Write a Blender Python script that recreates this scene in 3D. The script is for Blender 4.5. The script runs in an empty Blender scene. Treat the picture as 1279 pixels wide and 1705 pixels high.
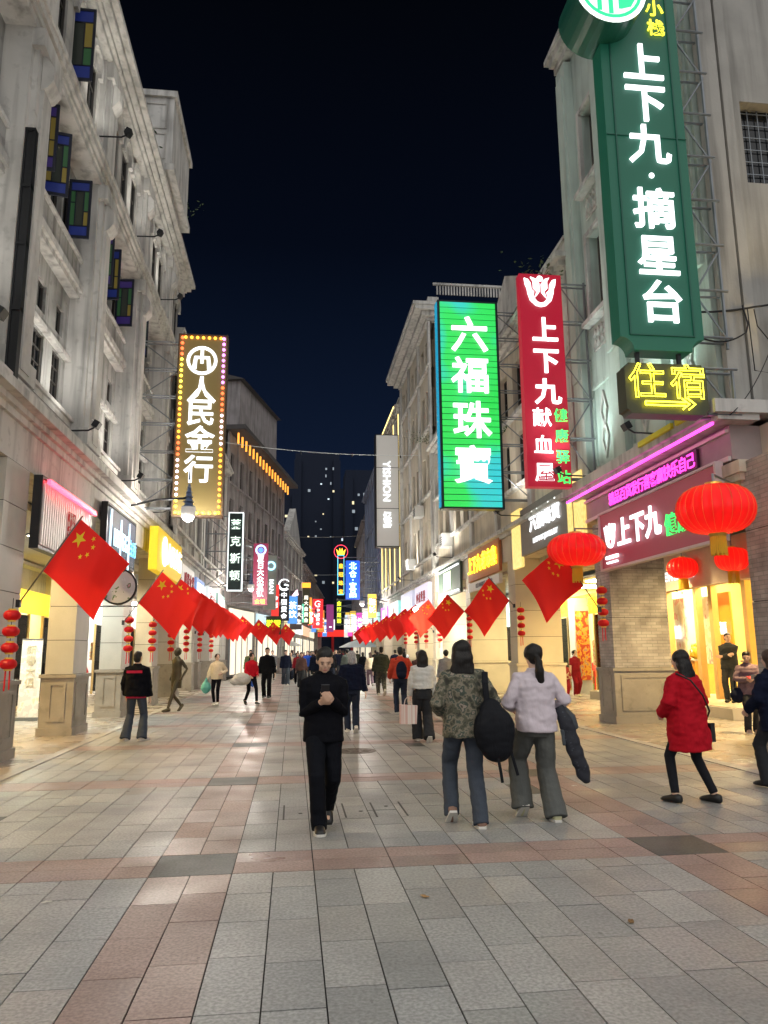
import bpy, bmesh, math, random
import numpy as np
from mathutils import Vector, Matrix, noise, Euler
rnd = random.Random(11)
scene = bpy.context.scene
COL = scene.collection
PI = math.pi

# ------------------------------------------------------------------ camera
cam_d = bpy.data.cameras.new('camera'); cam = bpy.data.objects.new('camera', cam_d); COL.objects.link(cam)
cam_d.sensor_fit = 'VERTICAL'; cam_d.sensor_height = 36.0; cam_d.sensor_width = 27.0
cam_d.lens = 1250 / 1705 * 36.0; cam_d.clip_start = 0.05; cam_d.clip_end = 3000
_p, _y, _r = math.radians(10.55), math.radians(6.9), math.radians(0.5)
_fw = Vector((math.sin(_y) * math.cos(_p), math.cos(_y) * math.cos(_p), math.sin(_p)))
_rt = Vector((math.cos(_y), -math.sin(_y), 0)); _up = _rt.cross(_fw)
_r2 = _rt * math.cos(_r) - _up * math.sin(_r); _u2 = _up * math.cos(_r) + _rt * math.sin(_r)
M = Matrix((_r2, _u2, -_fw)).transposed().to_4x4(); M.translation = (0, 0, 1.62)
cam.matrix_world = M
scene.camera = cam

# ------------------------------------------------------------------ night sky (city glow low down, near black overhead)
world = bpy.data.worlds.new('World'); scene.world = world; world.use_nodes = True
nt = world.node_tree; nt.nodes.clear()
wo = nt.nodes.new('ShaderNodeOutputWorld'); bg = nt.nodes.new('ShaderNodeBackground')
tc = nt.nodes.new('ShaderNodeTexCoord'); sp = nt.nodes.new('ShaderNodeSeparateXYZ'); cr = nt.nodes.new('ShaderNodeValToRGB')
nt.links.new(tc.outputs['Generated'], sp.inputs[0]); nt.links.new(sp.outputs['Z'], cr.inputs[0])
cr.color_ramp.elements[0].position = 0.0; cr.color_ramp.elements[0].color = (0.0068, 0.0115, 0.026, 1)
cr.color_ramp.elements[1].position = 0.75; cr.color_ramp.elements[1].color = (0.0004, 0.0006, 0.0011, 1)
e = cr.color_ramp.elements.new(0.27); e.color = (0.0024, 0.0050, 0.0135, 1)
e = cr.color_ramp.elements.new(0.5); e.color = (0.0008, 0.0016, 0.0043, 1)
nt.links.new(cr.outputs[0], bg.inputs[0]); bg.inputs[1].default_value = 1.0
nt.links.new(bg.outputs[0], wo.inputs[0])

# very broad fill light from above and behind, added to brighten the whole street
sd = bpy.data.lights.new('fill_sun', 'SUN'); sd.energy = 1.25; sd.angle = math.radians(140); sd.color = (1.0, 0.99, 0.975)
so = bpy.data.objects.new('fill_sun', sd); COL.objects.link(so)
so.rotation_euler = Vector((-0.10, 0.70, -0.70)).to_track_quat('-Z', 'Y').to_euler()

scene.view_settings.view_transform = 'Standard'; scene.view_settings.look = 'None'
scene.view_settings.exposure = 0.92; scene.view_settings.gamma = 1.0
scene.render.engine = 'CYCLES'
scene.cycles.use_denoising = True
scene.cycles.max_bounces = 5; scene.cycles.diffuse_bounces = 3; scene.cycles.glossy_bounces = 2
scene.cycles.transmission_bounces = 4; scene.cycles.transparent_max_bounces = 6
scene.cycles.sample_clamp_indirect = 3.0; scene.cycles.caustics_reflective = False; scene.cycles.caustics_refractive = False

# ------------------------------------------------------------------ mesh helpers
class MB:
    def __init__(s): s.v = []; s.f = []
    def add(s, vs, fs):
        o = len(s.v); s.v += [tuple(p) for p in vs]; s.f += [tuple(i + o for i in f) for f in fs]
    def box(s, x0, y0, z0, x1, y1, z1):
        s.add([(x0,y0,z0),(x1,y0,z0),(x1,y1,z0),(x0,y1,z0),(x0,y0,z1),(x1,y0,z1),(x1,y1,z1),(x0,y1,z1)],
              [(0,3,2,1),(4,5,6,7),(0,1,5,4),(1,2,6,5),(2,3,7,6),(3,0,4,7)]); return s
    def cbox(s, c, d, rot=None):                      # centre, full sizes, optional Euler
        m = Euler(rot).to_matrix() if rot else None
        pts = []
        for z in (-.5, .5):
            for x, y in ((-.5,-.5),(.5,-.5),(.5,.5),(-.5,.5)):
                p = Vector((x*d[0], y*d[1], z*d[2]))
                if m: p = m @ p
                pts.append(p + Vector(c))
        s.add(pts, [(0,3,2,1),(4,5,6,7),(0,1,5,4),(1,2,6,5),(2,3,7,6),(3,0,4,7)]); return s
    def quad(s, a, b, c, d): s.add([a,b,c,d], [(0,1,2,3)]); return s
    def poly(s, pts): s.add(pts, [tuple(range(len(pts)))]); return s
    def prism(s, pts, a, b, axis='y'):                # polygon in XZ extruded along y (a..b), or in XY along z
        n = len(pts)
        if axis == 'y': A = [(p[0], a, p[1]) for p in pts]; B = [(p[0], b, p[1]) for p in pts]
        elif axis == 'x': A = [(a, p[0], p[1]) for p in pts]; B = [(b, p[0], p[1]) for p in pts]
        else: A = [(p[0], p[1], a) for p in pts]; B = [(p[0], p[1], b) for p in pts]
        s.add(A + B, [tuple(range(n)), tuple(range(2*n-1, n-1, -1))] + [(i, i+n, (i+1) % n + n, (i+1) % n) for i in range(n)]); return s
    def tube(s, pts, r, n=8, cap=True, ry=None):      # polyline with radius (or list); ry: second radius ratio
        pts = [Vector(p) for p in pts]; m = len(pts)
        rs = r if isinstance(r, (list, tuple)) else [r] * m
        rings = []; ref = None
        for i, p in enumerate(pts):
            t = (pts[min(i+1, m-1)] - pts[max(i-1, 0)])
            t = t.normalized() if t.length > 1e-9 else Vector((0,0,1))
            if ref is None:
                ref = Vector((1,0,0)) if abs(t.x) < .8 else Vector((0,1,0))
            a = (ref - t * ref.dot(t)).normalized(); b = t.cross(a); ref = a
            k = rs[i]
            k1, k2 = k if isinstance(k, (list, tuple)) else (k, k * (ry or 1))
            rings.append([p + a*(k1*math.cos(q)) + b*(k2*math.sin(q)) for q in [2*PI*j/n for j in range(n)]])
        s.rings(rings, cap); return s
    def rings(s, rings, cap=True, closed=True):
        n = len(rings[0]); vs = [p for r in rings for p in r]; fs = []
        for i in range(len(rings)-1):
            for j in range(n if closed else n-1):
                k = (j+1) % n
                fs.append((i*n+j, i*n+k, (i+1)*n+k, (i+1)*n+j))
        if cap: fs.append(tuple(range(n-1, -1, -1))); fs.append(tuple(range((len(rings)-1)*n, len(rings)*n)))
        s.add(vs, fs); return s
    def lathe(s, prof, n=16, c=(0,0,0)):
        s.rings([[(c[0]+r*math.cos(2*PI*j/n), c[1]+r*math.sin(2*PI*j/n), c[2]+z) for j in range(n)] for r, z in prof], True); return s
    def ell(s, c, r, nu=12, nv=8, rot=None):
        m = Euler(rot).to_matrix() if rot else None
        R = []
        for i in range(nv+1):
            t = -PI/2 + PI*i/nv; ct = max(math.cos(t), 0.02)
            ring = []
            for j in range(nu):
                q = 2*PI*j/nu
                p = Vector((r[0]*ct*math.cos(q), r[1]*ct*math.sin(q), r[2]*math.sin(t)))
                if m: p = m @ p
                ring.append(p + Vector(c))
            R.append(ring)
        s.rings(R, True); return s
    def mesh(s, name='mesh', smooth=False):
        me = bpy.data.meshes.new(name); me.from_pydata(s.v, [], s.f); me.validate()
        if smooth:
            me.polygons.foreach_set('use_smooth', [True] * len(me.polygons))
        me.update(); return me
    def build(s, name, mat, parent=None, smooth=False, loc=None, rz=0):
        return obj(name, s.mesh(name, smooth), mat, parent, loc, rz)

def obj(name, me, mat, parent=None, loc=None, rz=0):
    o = bpy.data.objects.new(name, me); COL.objects.link(o)
    if mat is not None:
        if me.materials: 
            o.material_slots[0].link = 'OBJECT'; o.material_slots[0].material = mat
        else: me.materials.append(mat)
    if parent: o.parent = parent
    if loc is not None: o.location = loc
    if rz: o.rotation_euler = (0, 0, rz)
    return o
def inst(name, me, mat, parent=None, loc=(0,0,0), rot=(0,0,0), scale=None):
    """share mesh data; the material sits on the object"""
    o = bpy.data.objects.new(name, me); COL.objects.link(o)
    if not me.materials: me.materials.append(None)
    o.material_slots[0].link = 'OBJECT'; o.material_slots[0].material = mat
    if parent: o.parent = parent
    o.location = loc; o.rotation_euler = rot
    if scale: o.scale = scale
    return o
def empty(name, loc=(0,0,0), rz=0, label=None, cat=None, group=None):
    o = bpy.data.objects.new(name, None); COL.objects.link(o); o.empty_display_size = .2
    o.location = loc; o.rotation_euler = (0, 0, rz)
    return tag(o, label, cat, group)
def tag(o, label=None, cat=None, group=None, kind=None):
    if label: o['label'] = label
    if cat: o['category'] = cat
    if group: o['group'] = group
    if kind: o['kind'] = kind
    return o

# ------------------------------------------------------------------ materials
MATS = {}
def _nodes(m):
    m.use_nodes = True; t = m.node_tree; b = t.nodes['Principled BSDF']; return t, b
def mat(name, c, rough=.7, metal=0., var=.12, scale=6., bump=0., bscale=40., grime=0., streak=0., spec=.4, wrinkle=0., fine=0.):
    """procedural surface: colour varied by noise, optional grime, rain streaks and bump"""
    if name in MATS: return MATS[name]
    m = bpy.data.materials.new(name); MATS[name] = m
    t, b = _nodes(m); N = t.nodes.new; L = t.links.new
    b.inputs['Roughness'].default_value = rough; b.inputs['Metallic'].default_value = metal
    b.inputs['Specular IOR Level'].default_value = spec
    tc = N('ShaderNodeTexCoord')
    n1 = N('ShaderNodeTexNoise'); n1.inputs['Scale'].default_value = scale; n1.inputs['Detail'].default_value = 5
    L(tc.outputs['Object'], n1.inputs['Vector'])
    mx = N('ShaderNodeMix'); mx.data_type = 'RGBA'
    lo = [x * (1 - var) for x in c]; hi = [min(1, x * (1 + var)) for x in c]
    mx.inputs[6].default_value = (*lo, 1); mx.inputs[7].default_value = (*hi, 1)
    L(n1.outputs['Fac'], mx.inputs[0]); out = mx.outputs[2]
    def dirt(vec, sc, lo_, hi_, col, amt):
        nonlocal out
        n = N('ShaderNodeTexNoise'); n.inputs['Scale'].default_value = sc; n.inputs['Detail'].default_value = 6
        mp = N('ShaderNodeMapping'); mp.inputs['Scale'].default_value = vec
        L(tc.outputs['Object'], mp.inputs[0]); L(mp.outputs[0], n.inputs['Vector'])
        r = N('ShaderNodeMapRange'); r.inputs[1].default_value = lo_; r.inputs[2].default_value = hi_; r.inputs[4].default_value = amt
        L(n.outputs['Fac'], r.inputs[0])
        k = N('ShaderNodeMix'); k.data_type = 'RGBA'; L(r.outputs[0], k.inputs[0]); L(out, k.inputs[6])
        k.inputs[7].default_value = (*col, 1); out = k.outputs[2]
    if grime: dirt((1,1,1), .9, .47, .70, [x*.30 for x in c], grime)
    if grime > .4: dirt((1,1,1), 5., .58, .68, [x*.45 for x in c], grime*.8)
    if streak: dirt((3.2,3.2,.22), 1.4, .48, .72, [x*.25 for x in c], min(1, streak*1.3))
    if fine: dirt((1,1,1), 90., .5, .8, [x*.5 for x in c], fine)
    L(out, b.inputs['Base Color'])
    if bump or wrinkle:
        n2 = N('ShaderNodeTexNoise'); n2.inputs['Scale'].default_value = bscale; n2.inputs['Detail'].default_value = 4
        mp = N('ShaderNodeMapping'); L(tc.outputs['Object'], mp.inputs[0]); L(mp.outputs[0], n2.inputs['Vector'])
        if wrinkle: mp.inputs['Scale'].default_value = (1, 1, .45)
        bp = N('ShaderNodeBump'); bp.inputs['Strength'].default_value = bump or wrinkle; bp.inputs['Distance'].default_value = .012 if bump else .03
        L(n2.outputs['Fac'], bp.inputs['Height']); L(bp.outputs[0], b.inputs['Normal'])
    return m
def em(name, c, s=1.0, base=None):
    """something that gives off light"""
    if name in MATS: return MATS[name]
    m = bpy.data.materials.new(name); MATS[name] = m
    t, b = _nodes(m)
    b.inputs['Base Color'].default_value = (*(base or [x*.5 for x in c]), 1)
    b.inputs['Emission Color'].default_value = (*c, 1); b.inputs['Emission Strength'].default_value = s
    b.inputs['Roughness'].default_value = .5
    return m
def em_noise(name, cols, scale, s, vec=(1,1,1), src='Object'):
    """a lit display whose colour wanders between several"""
    m = bpy.data.materials.new(name); MATS[name] = m
    t, b = _nodes(m); N = t.nodes.new; L = t.links.new
    tc = N('ShaderNodeTexCoord'); mp = N('ShaderNodeMapping'); mp.inputs['Scale'].default_value = vec
    n = N('ShaderNodeTexNoise'); n.inputs['Scale'].default_value = scale; n.inputs['Detail'].default_value = 1.5
    r = N('ShaderNodeValToRGB'); cr = r.color_ramp
    for i, (p, c) in enumerate(cols):
        e = cr.elements[i] if i < 2 else cr.elements.new(p)
        e.position = p; e.color = (*c, 1)
    if src == 'World':
        g = N('ShaderNodeNewGeometry'); L(g.outputs['Position'], mp.inputs[0])
    else: L(tc.outputs[src], mp.inputs[0])
    L(mp.outputs[0], n.inputs['Vector']); L(n.outputs['Fac'], r.inputs[0])
    L(r.outputs[0], b.inputs['Emission Color']); b.inputs['Emission Strength'].default_value = s
    b.inputs['Base Color'].default_value = (.05, .05, .05, 1); b.inputs['Roughness'].default_value = .4
    return m
def pattern(name, cols, scale, rough=.85, vec=(1,1,1), detail=3.0, const=True):
    """printed pattern (camouflage, marbled stone, posters)"""
    m = bpy.data.materials.new(name); MATS[name] = m
    t, b = _nodes(m); N = t.nodes.new; L = t.links.new
    tc = N('ShaderNodeTexCoord'); mp = N('ShaderNodeMapping'); mp.inputs['Scale'].default_value = vec
    n = N('ShaderNodeTexNoise'); n.inputs['Scale'].default_value = scale; n.inputs['Detail'].default_value = detail
    r = N('ShaderNodeValToRGB'); cr = r.color_ramp
    if const: cr.interpolation = 'CONSTANT'
    for i, (p, c) in enumerate(cols):
        e = cr.elements[i] if i < 2 else cr.elements.new(p)
        e.position = p; e.color = (*c, 1)
    L(tc.outputs['Object'], mp.inputs[0]); L(mp.outputs[0], n.inputs['Vector']); L(n.outputs['Fac'], r.inputs[0]); L(r.outputs[0], b.inputs['Base Color'])
    b.inputs['Roughness'].default_value = rough
    return m
def glass(name, c, rough=.08, spec=.6):
    m = bpy.data.materials.new(name); MATS[name] = m
    t, b = _nodes(m); b.inputs['Base Color'].default_value = (*c, 1); b.inputs['Roughness'].default_value = rough
    b.inputs['Specular IOR Level'].default_value = spec
    return m
def clear_glass(name, tint=(.9,.95,.95)):
    m = bpy.data.materials.new(name); MATS[name] = m
    t, b = _nodes(m); N = t.nodes.new; L = t.links.new
    tr = N('ShaderNodeBsdfTransparent'); tr.inputs[0].default_value = (*tint, 1)
    gl = N('ShaderNodeBsdfGlossy'); gl.inputs['Roughness'].default_value = .03
    fr = N('ShaderNodeFresnel'); fr.inputs[0].default_value = 1.45
    mx = N('ShaderNodeMixShader'); L(fr.outputs[0], mx.inputs[0]); L(tr.outputs[0], mx.inputs[1]); L(gl.outputs[0], mx.inputs[2])
    L(mx.outputs[0], t.nodes['Material Output'].inputs[0]); return m

STONE = mat('stone_pale', (.53,.51,.475), .85, var=.15, scale=1.4, bump=.35, bscale=25, grime=.5, streak=.5)
TRIM = mat('stone_trim', (.59,.575,.545), .8, var=.1, scale=2, bump=.25, bscale=30, grime=.45, streak=.5)
RECESS = mat('stone_render_grey', (.40,.395,.375), .9, var=.25, scale=1.2, bump=.5, bscale=30, grime=.65, streak=.6)
PILLAR = mat('pillar_granite', (.46,.44,.40), .6, var=.12, scale=2.5, bump=.15, bscale=60, grime=.25, fine=.25)
PILLARB = mat('pillar_plinth_granite', (.30,.27,.23), .6, var=.25, scale=3.5, bump=.2, bscale=50, grime=.5, fine=.3)
DARKMETAL = mat('dark_metal', (.03,.032,.035), .45, .6, var=.2)
GREYMETAL = mat('galvanised_steel', (.25,.27,.29), .45, .7, var=.2, grime=.3)
BLACKGLASS = glass('dark_window_glass', (.008,.010,.013), .1, .5)
WFRAME = mat('window_frame_dark', (.05,.045,.04), .6, var=.2)
GOLD = mat('gold_trim', (.75,.48,.10), .35, .8, var=.1)
SHOPGLASS = clear_glass('shop_glass')

# ------------------------------------------------------------------ lettering
WORK = bpy.data.scenes.new('workbench'); WVL = WORK.view_layers[0]      # small scratch scene: modifiers and text are evaluated there, removed at the end
def evaluated(o):
    WORK.collection.objects.link(o); WVL.update()
    return bpy.data.meshes.new_from_object(o.evaluated_get(WVL.depsgraph))
_glyph = {}
def glyph(s, bold=.02, ext=.04, mode='cjk'):
    """lettering standing in the XZ plane, read from -Y, em box centred on the origin, 1 unit high"""
    key = (s, bold, ext, mode)
    if key in _glyph: return _glyph[key]
    c = bpy.data.curves.new('glyph', 'FONT'); c.body = s; c.offset = bold * .5; c.extrude = ext; c.resolution_u = 2
    if mode == 'outline':
        c.offset = 0; c.extrude = 0; c.fill_mode = 'NONE'; c.bevel_depth = .011; c.bevel_resolution = 1
    o = bpy.data.objects.new('glyph', c); me = evaluated(o)
    bpy.data.objects.remove(o); bpy.data.curves.remove(c)
    xs = [v.co.x for v in me.vertices]; ys = [v.co.y for v in me.vertices]
    if mode in ('cjk', 'outline'): cx, cy, k = .5, .38, 1 / .97
    else: cx, cy, k = (min(xs)+max(xs))/2, (min(ys)+max(ys))/2, 1 / (max(ys)-min(ys))
    for v in me.vertices: v.co = ((v.co.x-cx)*k, -v.co.z*k, (v.co.y-cy)*k)
    me.update(); me.name = 'lettering'
    w = (max(xs)-min(xs))*k
    _glyph[key] = (me, w); return me, w
def letters(parent, s, cx, y, cz, size, m, vertical=True, step=None, wx=1.0, bold=.02, name='character', mode='cjk'):
    """one part for each character"""
    step = step or size * 1.12; n = len(s)
    for i, ch in enumerate(s):
        if ch == ' ': continue
        me, w = glyph(ch, bold, .04, mode)
        d = (i - (n-1)/2) * step
        p = (cx, y, cz - d) if vertical else (cx + d, y, cz)
        inst(name, me, m, parent, p, (0,0,0), (size*wx, size*.6, size))
def word(parent, s, cx, y, cz, h, m, maxw=None, rot=0., bold=.01, name='lettering'):
    me, w = glyph(s, bold, .03, 'word'); k = h
    sx = min(k, maxw / w) if maxw else k
    return inst(name, me, m, parent, (cx, y, cz), (0, rot, 0), (sx, h*.6, k))
WHITE_L = em('lit_white_letters', (.93,.97,1.0), 1.15)
YEL_L = em('lit_yellow_letters', (1.0,.85,.05), 1.1)
GRN_L = em('lit_green_letters', (.05,.9,.15), .8)
WARM_L = em('lit_warm_letters', (1.0,.92,.75), 1.1)
# ------------------------------------------------------------------ ground and paving
def paver_mat(name, c, rough=.45, var=.24):
    m = bpy.data.materials.new(name); t, b = _nodes(m); N = t.nodes.new; L = t.links.new
    g = N('ShaderNodeNewGeometry'); n1 = N('ShaderNodeTexNoise'); n1.inputs['Scale'].default_value = 48; n1.inputs['Detail'].default_value = 6
    n2 = N('ShaderNodeTexNoise'); n2.inputs['Scale'].default_value = 1.3; n2.inputs['Detail'].default_value = 5
    n3 = N('ShaderNodeTexNoise'); n3.inputs['Scale'].default_value = 9; n3.inputs['Detail'].default_value = 6
    mp = N('ShaderNodeMapping'); mp.inputs['Scale'].default_value = (.5, 3.5, 1)
    for n in (n1, n2): L(g.outputs['Position'], n.inputs['Vector'])
    L(g.outputs['Position'], mp.inputs[0]); L(mp.outputs[0], n3.inputs['Vector'])
    def mixc(f, a, bcol):
        k = N('ShaderNodeMix'); k.data_type = 'RGBA'; L(f, k.inputs[0])
        if isinstance(a, tuple): k.inputs[6].default_value = (*a, 1)
        else: L(a, k.inputs[6])
        k.inputs[7].default_value = (*bcol, 1); return k.outputs[2]
    def rng(s, a, b_, lo, hi):
        r = N('ShaderNodeMapRange'); r.inputs[1].default_value = a; r.inputs[2].default_value = b_; r.inputs[3].default_value = lo; r.inputs[4].default_value = hi
        L(s, r.inputs[0]); return r.outputs[0]
    o = mixc(rng(n1.outputs['Fac'], .36, .64, 0, 1), tuple(x*(1-var) for x in c), tuple(x*(1+var) for x in c))
    o = mixc(rng(n2.outputs['Fac'], .45, .75, 0, .45), o, tuple(x*.6 for x in c))
    n4 = N('ShaderNodeTexNoise'); n4.inputs['Scale'].default_value = 22; n4.inputs['Detail'].default_value = 1; L(g.outputs['Position'], n4.inputs['Vector'])   # trodden gum and specks
    o = mixc(rng(n4.outputs['Fac'], .74, .78, 0, .55), o, tuple(x*.35 for x in c))

    o = mixc(rng(n3.outputs['Fac'], .5, .8, 0, .35), o, tuple(x*.6 for x in c))
    oi = N('ShaderNodeObjectInfo'); hs = N('ShaderNodeHueSaturation'); L(o, hs.inputs['Color'])
    L(rng(oi.outputs['Random'], 0, 1, .86, 1.12), hs.inputs['Value']); L(hs.outputs[0], b.inputs['Base Color'])
    ra_ = N('ShaderNodeMath'); ra_.operation = 'ADD'; L(rng(n2.outputs['Fac'], .3, .7, rough-.12, rough+.12), ra_.inputs[0]); L(rng(oi.outputs['Random'], 0, 1, -.08, .1), ra_.inputs[1]); L(ra_.outputs[0], b.inputs['Roughness']); b.inputs['Specular IOR Level'].default_value = .28
    bp = N('ShaderNodeBump'); bp.inputs['Strength'].default_value = .22; bp.inputs['Distance'].default_value = .004
    L(n3.outputs['Fac'], bp.inputs['Height']); L(bp.outputs[0], b.inputs['Normal']); return m
PG = [paver_mat('paver_grey_%d' % i, c) for i, c in enumerate([(.285,.282,.272), (.258,.26,.255), (.312,.305,.29)])]
PP = [paver_mat('paver_pink_%d' % i, c) for i, c in enumerate([(.295,.212,.188), (.272,.20,.178)])]
PD = [paver_mat('paver_dark', (.075,.08,.077))]
PT = [paver_mat('paver_tan_%d' % i, c, .33) for i, c in enumerate([(.34,.29,.24), (.30,.26,.22)])]
GROUT = mat('dark_grout', (.014,.013,.012), .9)

g = MB(); g.quad((-900,-900,-.06), (900,-900,-.06), (900,900,-.06), (-900,900,-.06))
tag(g.build('ground', mat('asphalt', (.05,.05,.05), .9)), kind='structure')
pv = empty('pavement'); tag(pv, kind='structure')
b = MB(); b.quad((-9.5,-14,-.008), (17,-14,-.008), (17,130,-.008), (-9.5,130,-.008)); b.build('grout_bed', GROUT, pv)

cells = []   # x0,x1,y0,y1,kind
XA, XB = -3.72, 6.02
GAP = .0058
def col_x(k): return -1.04 + .305 * k
k0 = int(math.floor((XA + 1.04) / .305)); k1 = int(math.ceil((XB + 1.04) / .305))
bands = [6.1 + 3.9 * j for j in range(-2, 15)]
for j in range(len(bands) - 1):
    y0 = bands[j]; yb = y0 + .6; y1 = bands[j+1]
    k = k0
    while k < k1:                                     # cross band: two rows of slabs laid across
        x0, x1 = col_x(k), col_x(k+2)
        red = (k % 13) == 0
        if red: cells.append((x0, x1, y0, yb, 'D'))
        elif (k % 13) == 12: 
            x1 = col_x(k+1)
            for q in range(2): cells.append((x0, x1, y0+.3*q, y0+.3*q+.3, 'P'))
            k += 1; continue
        else:
            for q in range(2): cells.append((x0, x1, y0+.3*q, y0+.3*q+.3, 'P'))
        k += 2 if not ((k % 13) == 12) else 1
    for k in range(k0, k1):
        red = (k % 13) in (0, 1)
        y = yb; first = True
        while y < y1 - .01:
            ln = rnd.choice([.55,.6,.6,.66]) * (rnd.choice([.5,.75,1]) if first else 1); first = False
            e_ = min(y + ln, y1)
            if y1 - e_ < .2: e_ = y1
            kind = 'P' if red else ('D' if rnd.random() < .006 else 'G')
            cells.append((col_x(k), col_x(k+1), y, e_, kind)); y = e_
for (xa, xb, st) in ((-9.35, -3.94, .6), (6.25, 16.0, .6)):      # arcade walks
    nx = int((xb - xa) / st)
    for i in range(nx):
        for j in range(int(44 / .6)):
            cells.append((xa + i*st, xa + (i+1)*st, 3 + j*st, 3 + (j+1)*st, 'T'))
cells = [c for c in cells if c[3] > 1.6]
def in_view(x, y):
    v = M.inverted() @ Vector((x, y, 0))
    return v.z < -.3 and abs(v.x / -v.z) < .53 and abs(v.y / -v.z) < .70
Minv = M.inverted()
def seen(c):
    for x, y in ((c[0], c[2]), (c[1], c[3]), (c[0], c[3]), (c[1], c[2])):
        v = Minv @ Vector((x, y, 0))
        if v.z < -.3 and abs(v.x / -v.z) < .512 and abs(v.y / -v.z) < .682: return True
    return False
near = sorted([c for c in cells if seen(c)], key=lambda c: (c[0]+c[1])**2/4 + ((c[2]+c[3])/2)**2)[:296]
nearset = set(near)
unit = MB().box(-.5,-.5,-.03,.5,.5,0).mesh('paver')
KM = {'G': PG, 'P': PP, 'D': PD, 'T': PT}
for c in near:
    m = rnd.choice(KM[c[4]])
    inst('paver', unit, m, pv, ((c[0]+c[1])/2, (c[2]+c[3])/2, rnd.uniform(-.0012, .0012)),
         (rnd.uniform(-.002,.002), rnd.uniform(-.002,.002), 0), (c[1]-c[0]-GAP*1.4, c[3]-c[2]-GAP*1.4, 1))
rest = {}
for c in cells:
    if c in nearset: continue
    m = rnd.choice(KM[c[4]]); rest.setdefault(m.name, (m, MB()))
    z = rnd.uniform(-.001, .001)
    gp = GAP * .7
    B = rest[m.name][1]; x0, x1, y0, y1 = c[0]+gp, c[1]-gp, c[2]+gp, c[3]-gp
    B.add([(x0,y0,z),(x1,y0,z),(x1,y1,z),(x0,y1,z),(x0,y0,z-.007),(x1,y0,z-.007),(x1,y1,z-.007),(x0,y1,z-.007)],
          [(0,1,2,3),(0,4,5,1),(1,5,6,2),(2,6,7,3),(3,7,4,0)])
pm = MB(); mats_ = []; idx = []
for nme, (m, B) in rest.items():
    mats_.append(m); pm.add(B.v, B.f); idx += [len(mats_)-1] * len(B.f)
me = pm.mesh('paver_field')
for m in mats_: me.materials.append(m)
me.polygons.foreach_set('material_index', idx)
o = bpy.data.objects.new('paver_field', me); COL.objects.link(o); o.parent = pv; o['kind'] = 'stuff'
o = MB().quad((-4,62.5,-.004), (14,62.5,-.004), (14,130,-.004), (-4,130,-.004)).build('far_paving', PG[0], pv)
for x0, x1 in ((-3.93, -3.74), (6.04, 6.23)):
    k = MB()
    for j in range(60): k.box(x0+.01, 1+j*1.0, -.03, x1-.01, 1+j*1.0+.99, .012)
    tag(k.build('kerb', mat('kerb_granite', (.32,.30,.28), .6, var=.2, fine=.3)), kind='structure')
# manhole cover and repaired inspection slabs
mh = MB().lathe([(.36,-.01), (.36,.004), (.33,.006), (.32,.003), (.1,.003), (.09,.006)], 28)
for a in range(10): mh.cbox((.2*math.cos(a*PI/5), .2*math.sin(a*PI/5), .004), (.14,.03,.006), (0,0,a*PI/5))
tag(mh.build('manhole_cover', mat('cast_iron', (.12,.10,.085), .55, .3, var=.3), loc=(1.05,13.0,0)), 'round cast iron manhole cover in the middle of the paving', 'manhole')

ic = empty('inspection_cover', (.55,8.25,0), 0, 'paved inspection cover with dark steel edges right of the man in black', 'cover')
q = MB()
for x in (-.62,-.31,0,.31,.62): q.box(x-.009,-.36,-.005,x+.009,.36,.0022)
q.build('edge_frame', mat('cover_edge', (.03,.028,.026), .6), ic)
for x in (-.45,-.15,.17,.46): MB().lathe([(.022,-.004),(.022,.0028),(.008,.0028)], 10, (x,rnd.uniform(-.2,.2),0)).build('lifting_hole', MATS['cover_edge'], ic)
for i, (x, y, a, c, lab_) in enumerate(((-1.6,5.6,.4,(.5,.48,.42),'small torn pale paper scrap on the near left paving'), (2.05,4.7,1.2,(.18,.10,.04),'small brown dry leaf on the near right paving'), (.9,5.35,2.2,(.30,.18,.08),'small curled tan leaf below the walking pair'), (3.4,9.2,.2,(.6,.6,.58),'crumpled white tissue near the red coat woman'), (-2.2,10.6,.9,(.2,.12,.05),'dry brown leaf in front of the left kerb'))):
    b = MB(); b.rings([[(u*.035, v*.02*(1-.5*u*u), .004+.008*abs(math.sin(u*2+v*1.7+i))) for v in (-1,-.3,.4,1)] for u in (-1,-.5,0,.5,1)], False, False)
    tag(b.build('litter', mat('litter_%d' % i, c, .8), None, False, (x,y,0), a), lab_, 'litter', kind='thing')

# ------------------------------------------------------------------ facade kit
def fac(mb, u0, u1, z0, z1, ops, y=0., d=.3):
    """front skin with openings (u0,u1,z0,z1) and their reveals; faces -y"""
    us = sorted({u0, u1, *[a for o in ops for a in o[:2]]}); zs = sorted({z0, z1, *[a for o in ops for a in o[2:]]})
    for i in range(len(us)-1):
        for j in range(len(zs)-1):
            cu, cz = (us[i]+us[i+1])/2, (zs[j]+zs[j+1])/2
            if any(o[0] < cu < o[1] and o[2] < cz < o[3] for o in ops): continue
            mb.quad((us[i],y,zs[j]), (us[i+1],y,zs[j]), (us[i+1],y,zs[j+1]), (us[i],y,zs[j+1]))
    for a, b_, c, e in ops:
        mb.quad((a,y,c), (a,y+d,c), (b_,y+d,c), (b_,y,c)); mb.quad((a,y,e), (b_,y,e), (b_,y+d,e), (a,y+d,e))
        mb.quad((a,y,c), (a,y,e), (a,y+d,e), (a,y+d,c)); mb.quad((b_,y,c), (b_,y+d,c), (b_,y+d,e), (b_,y,e))
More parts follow.
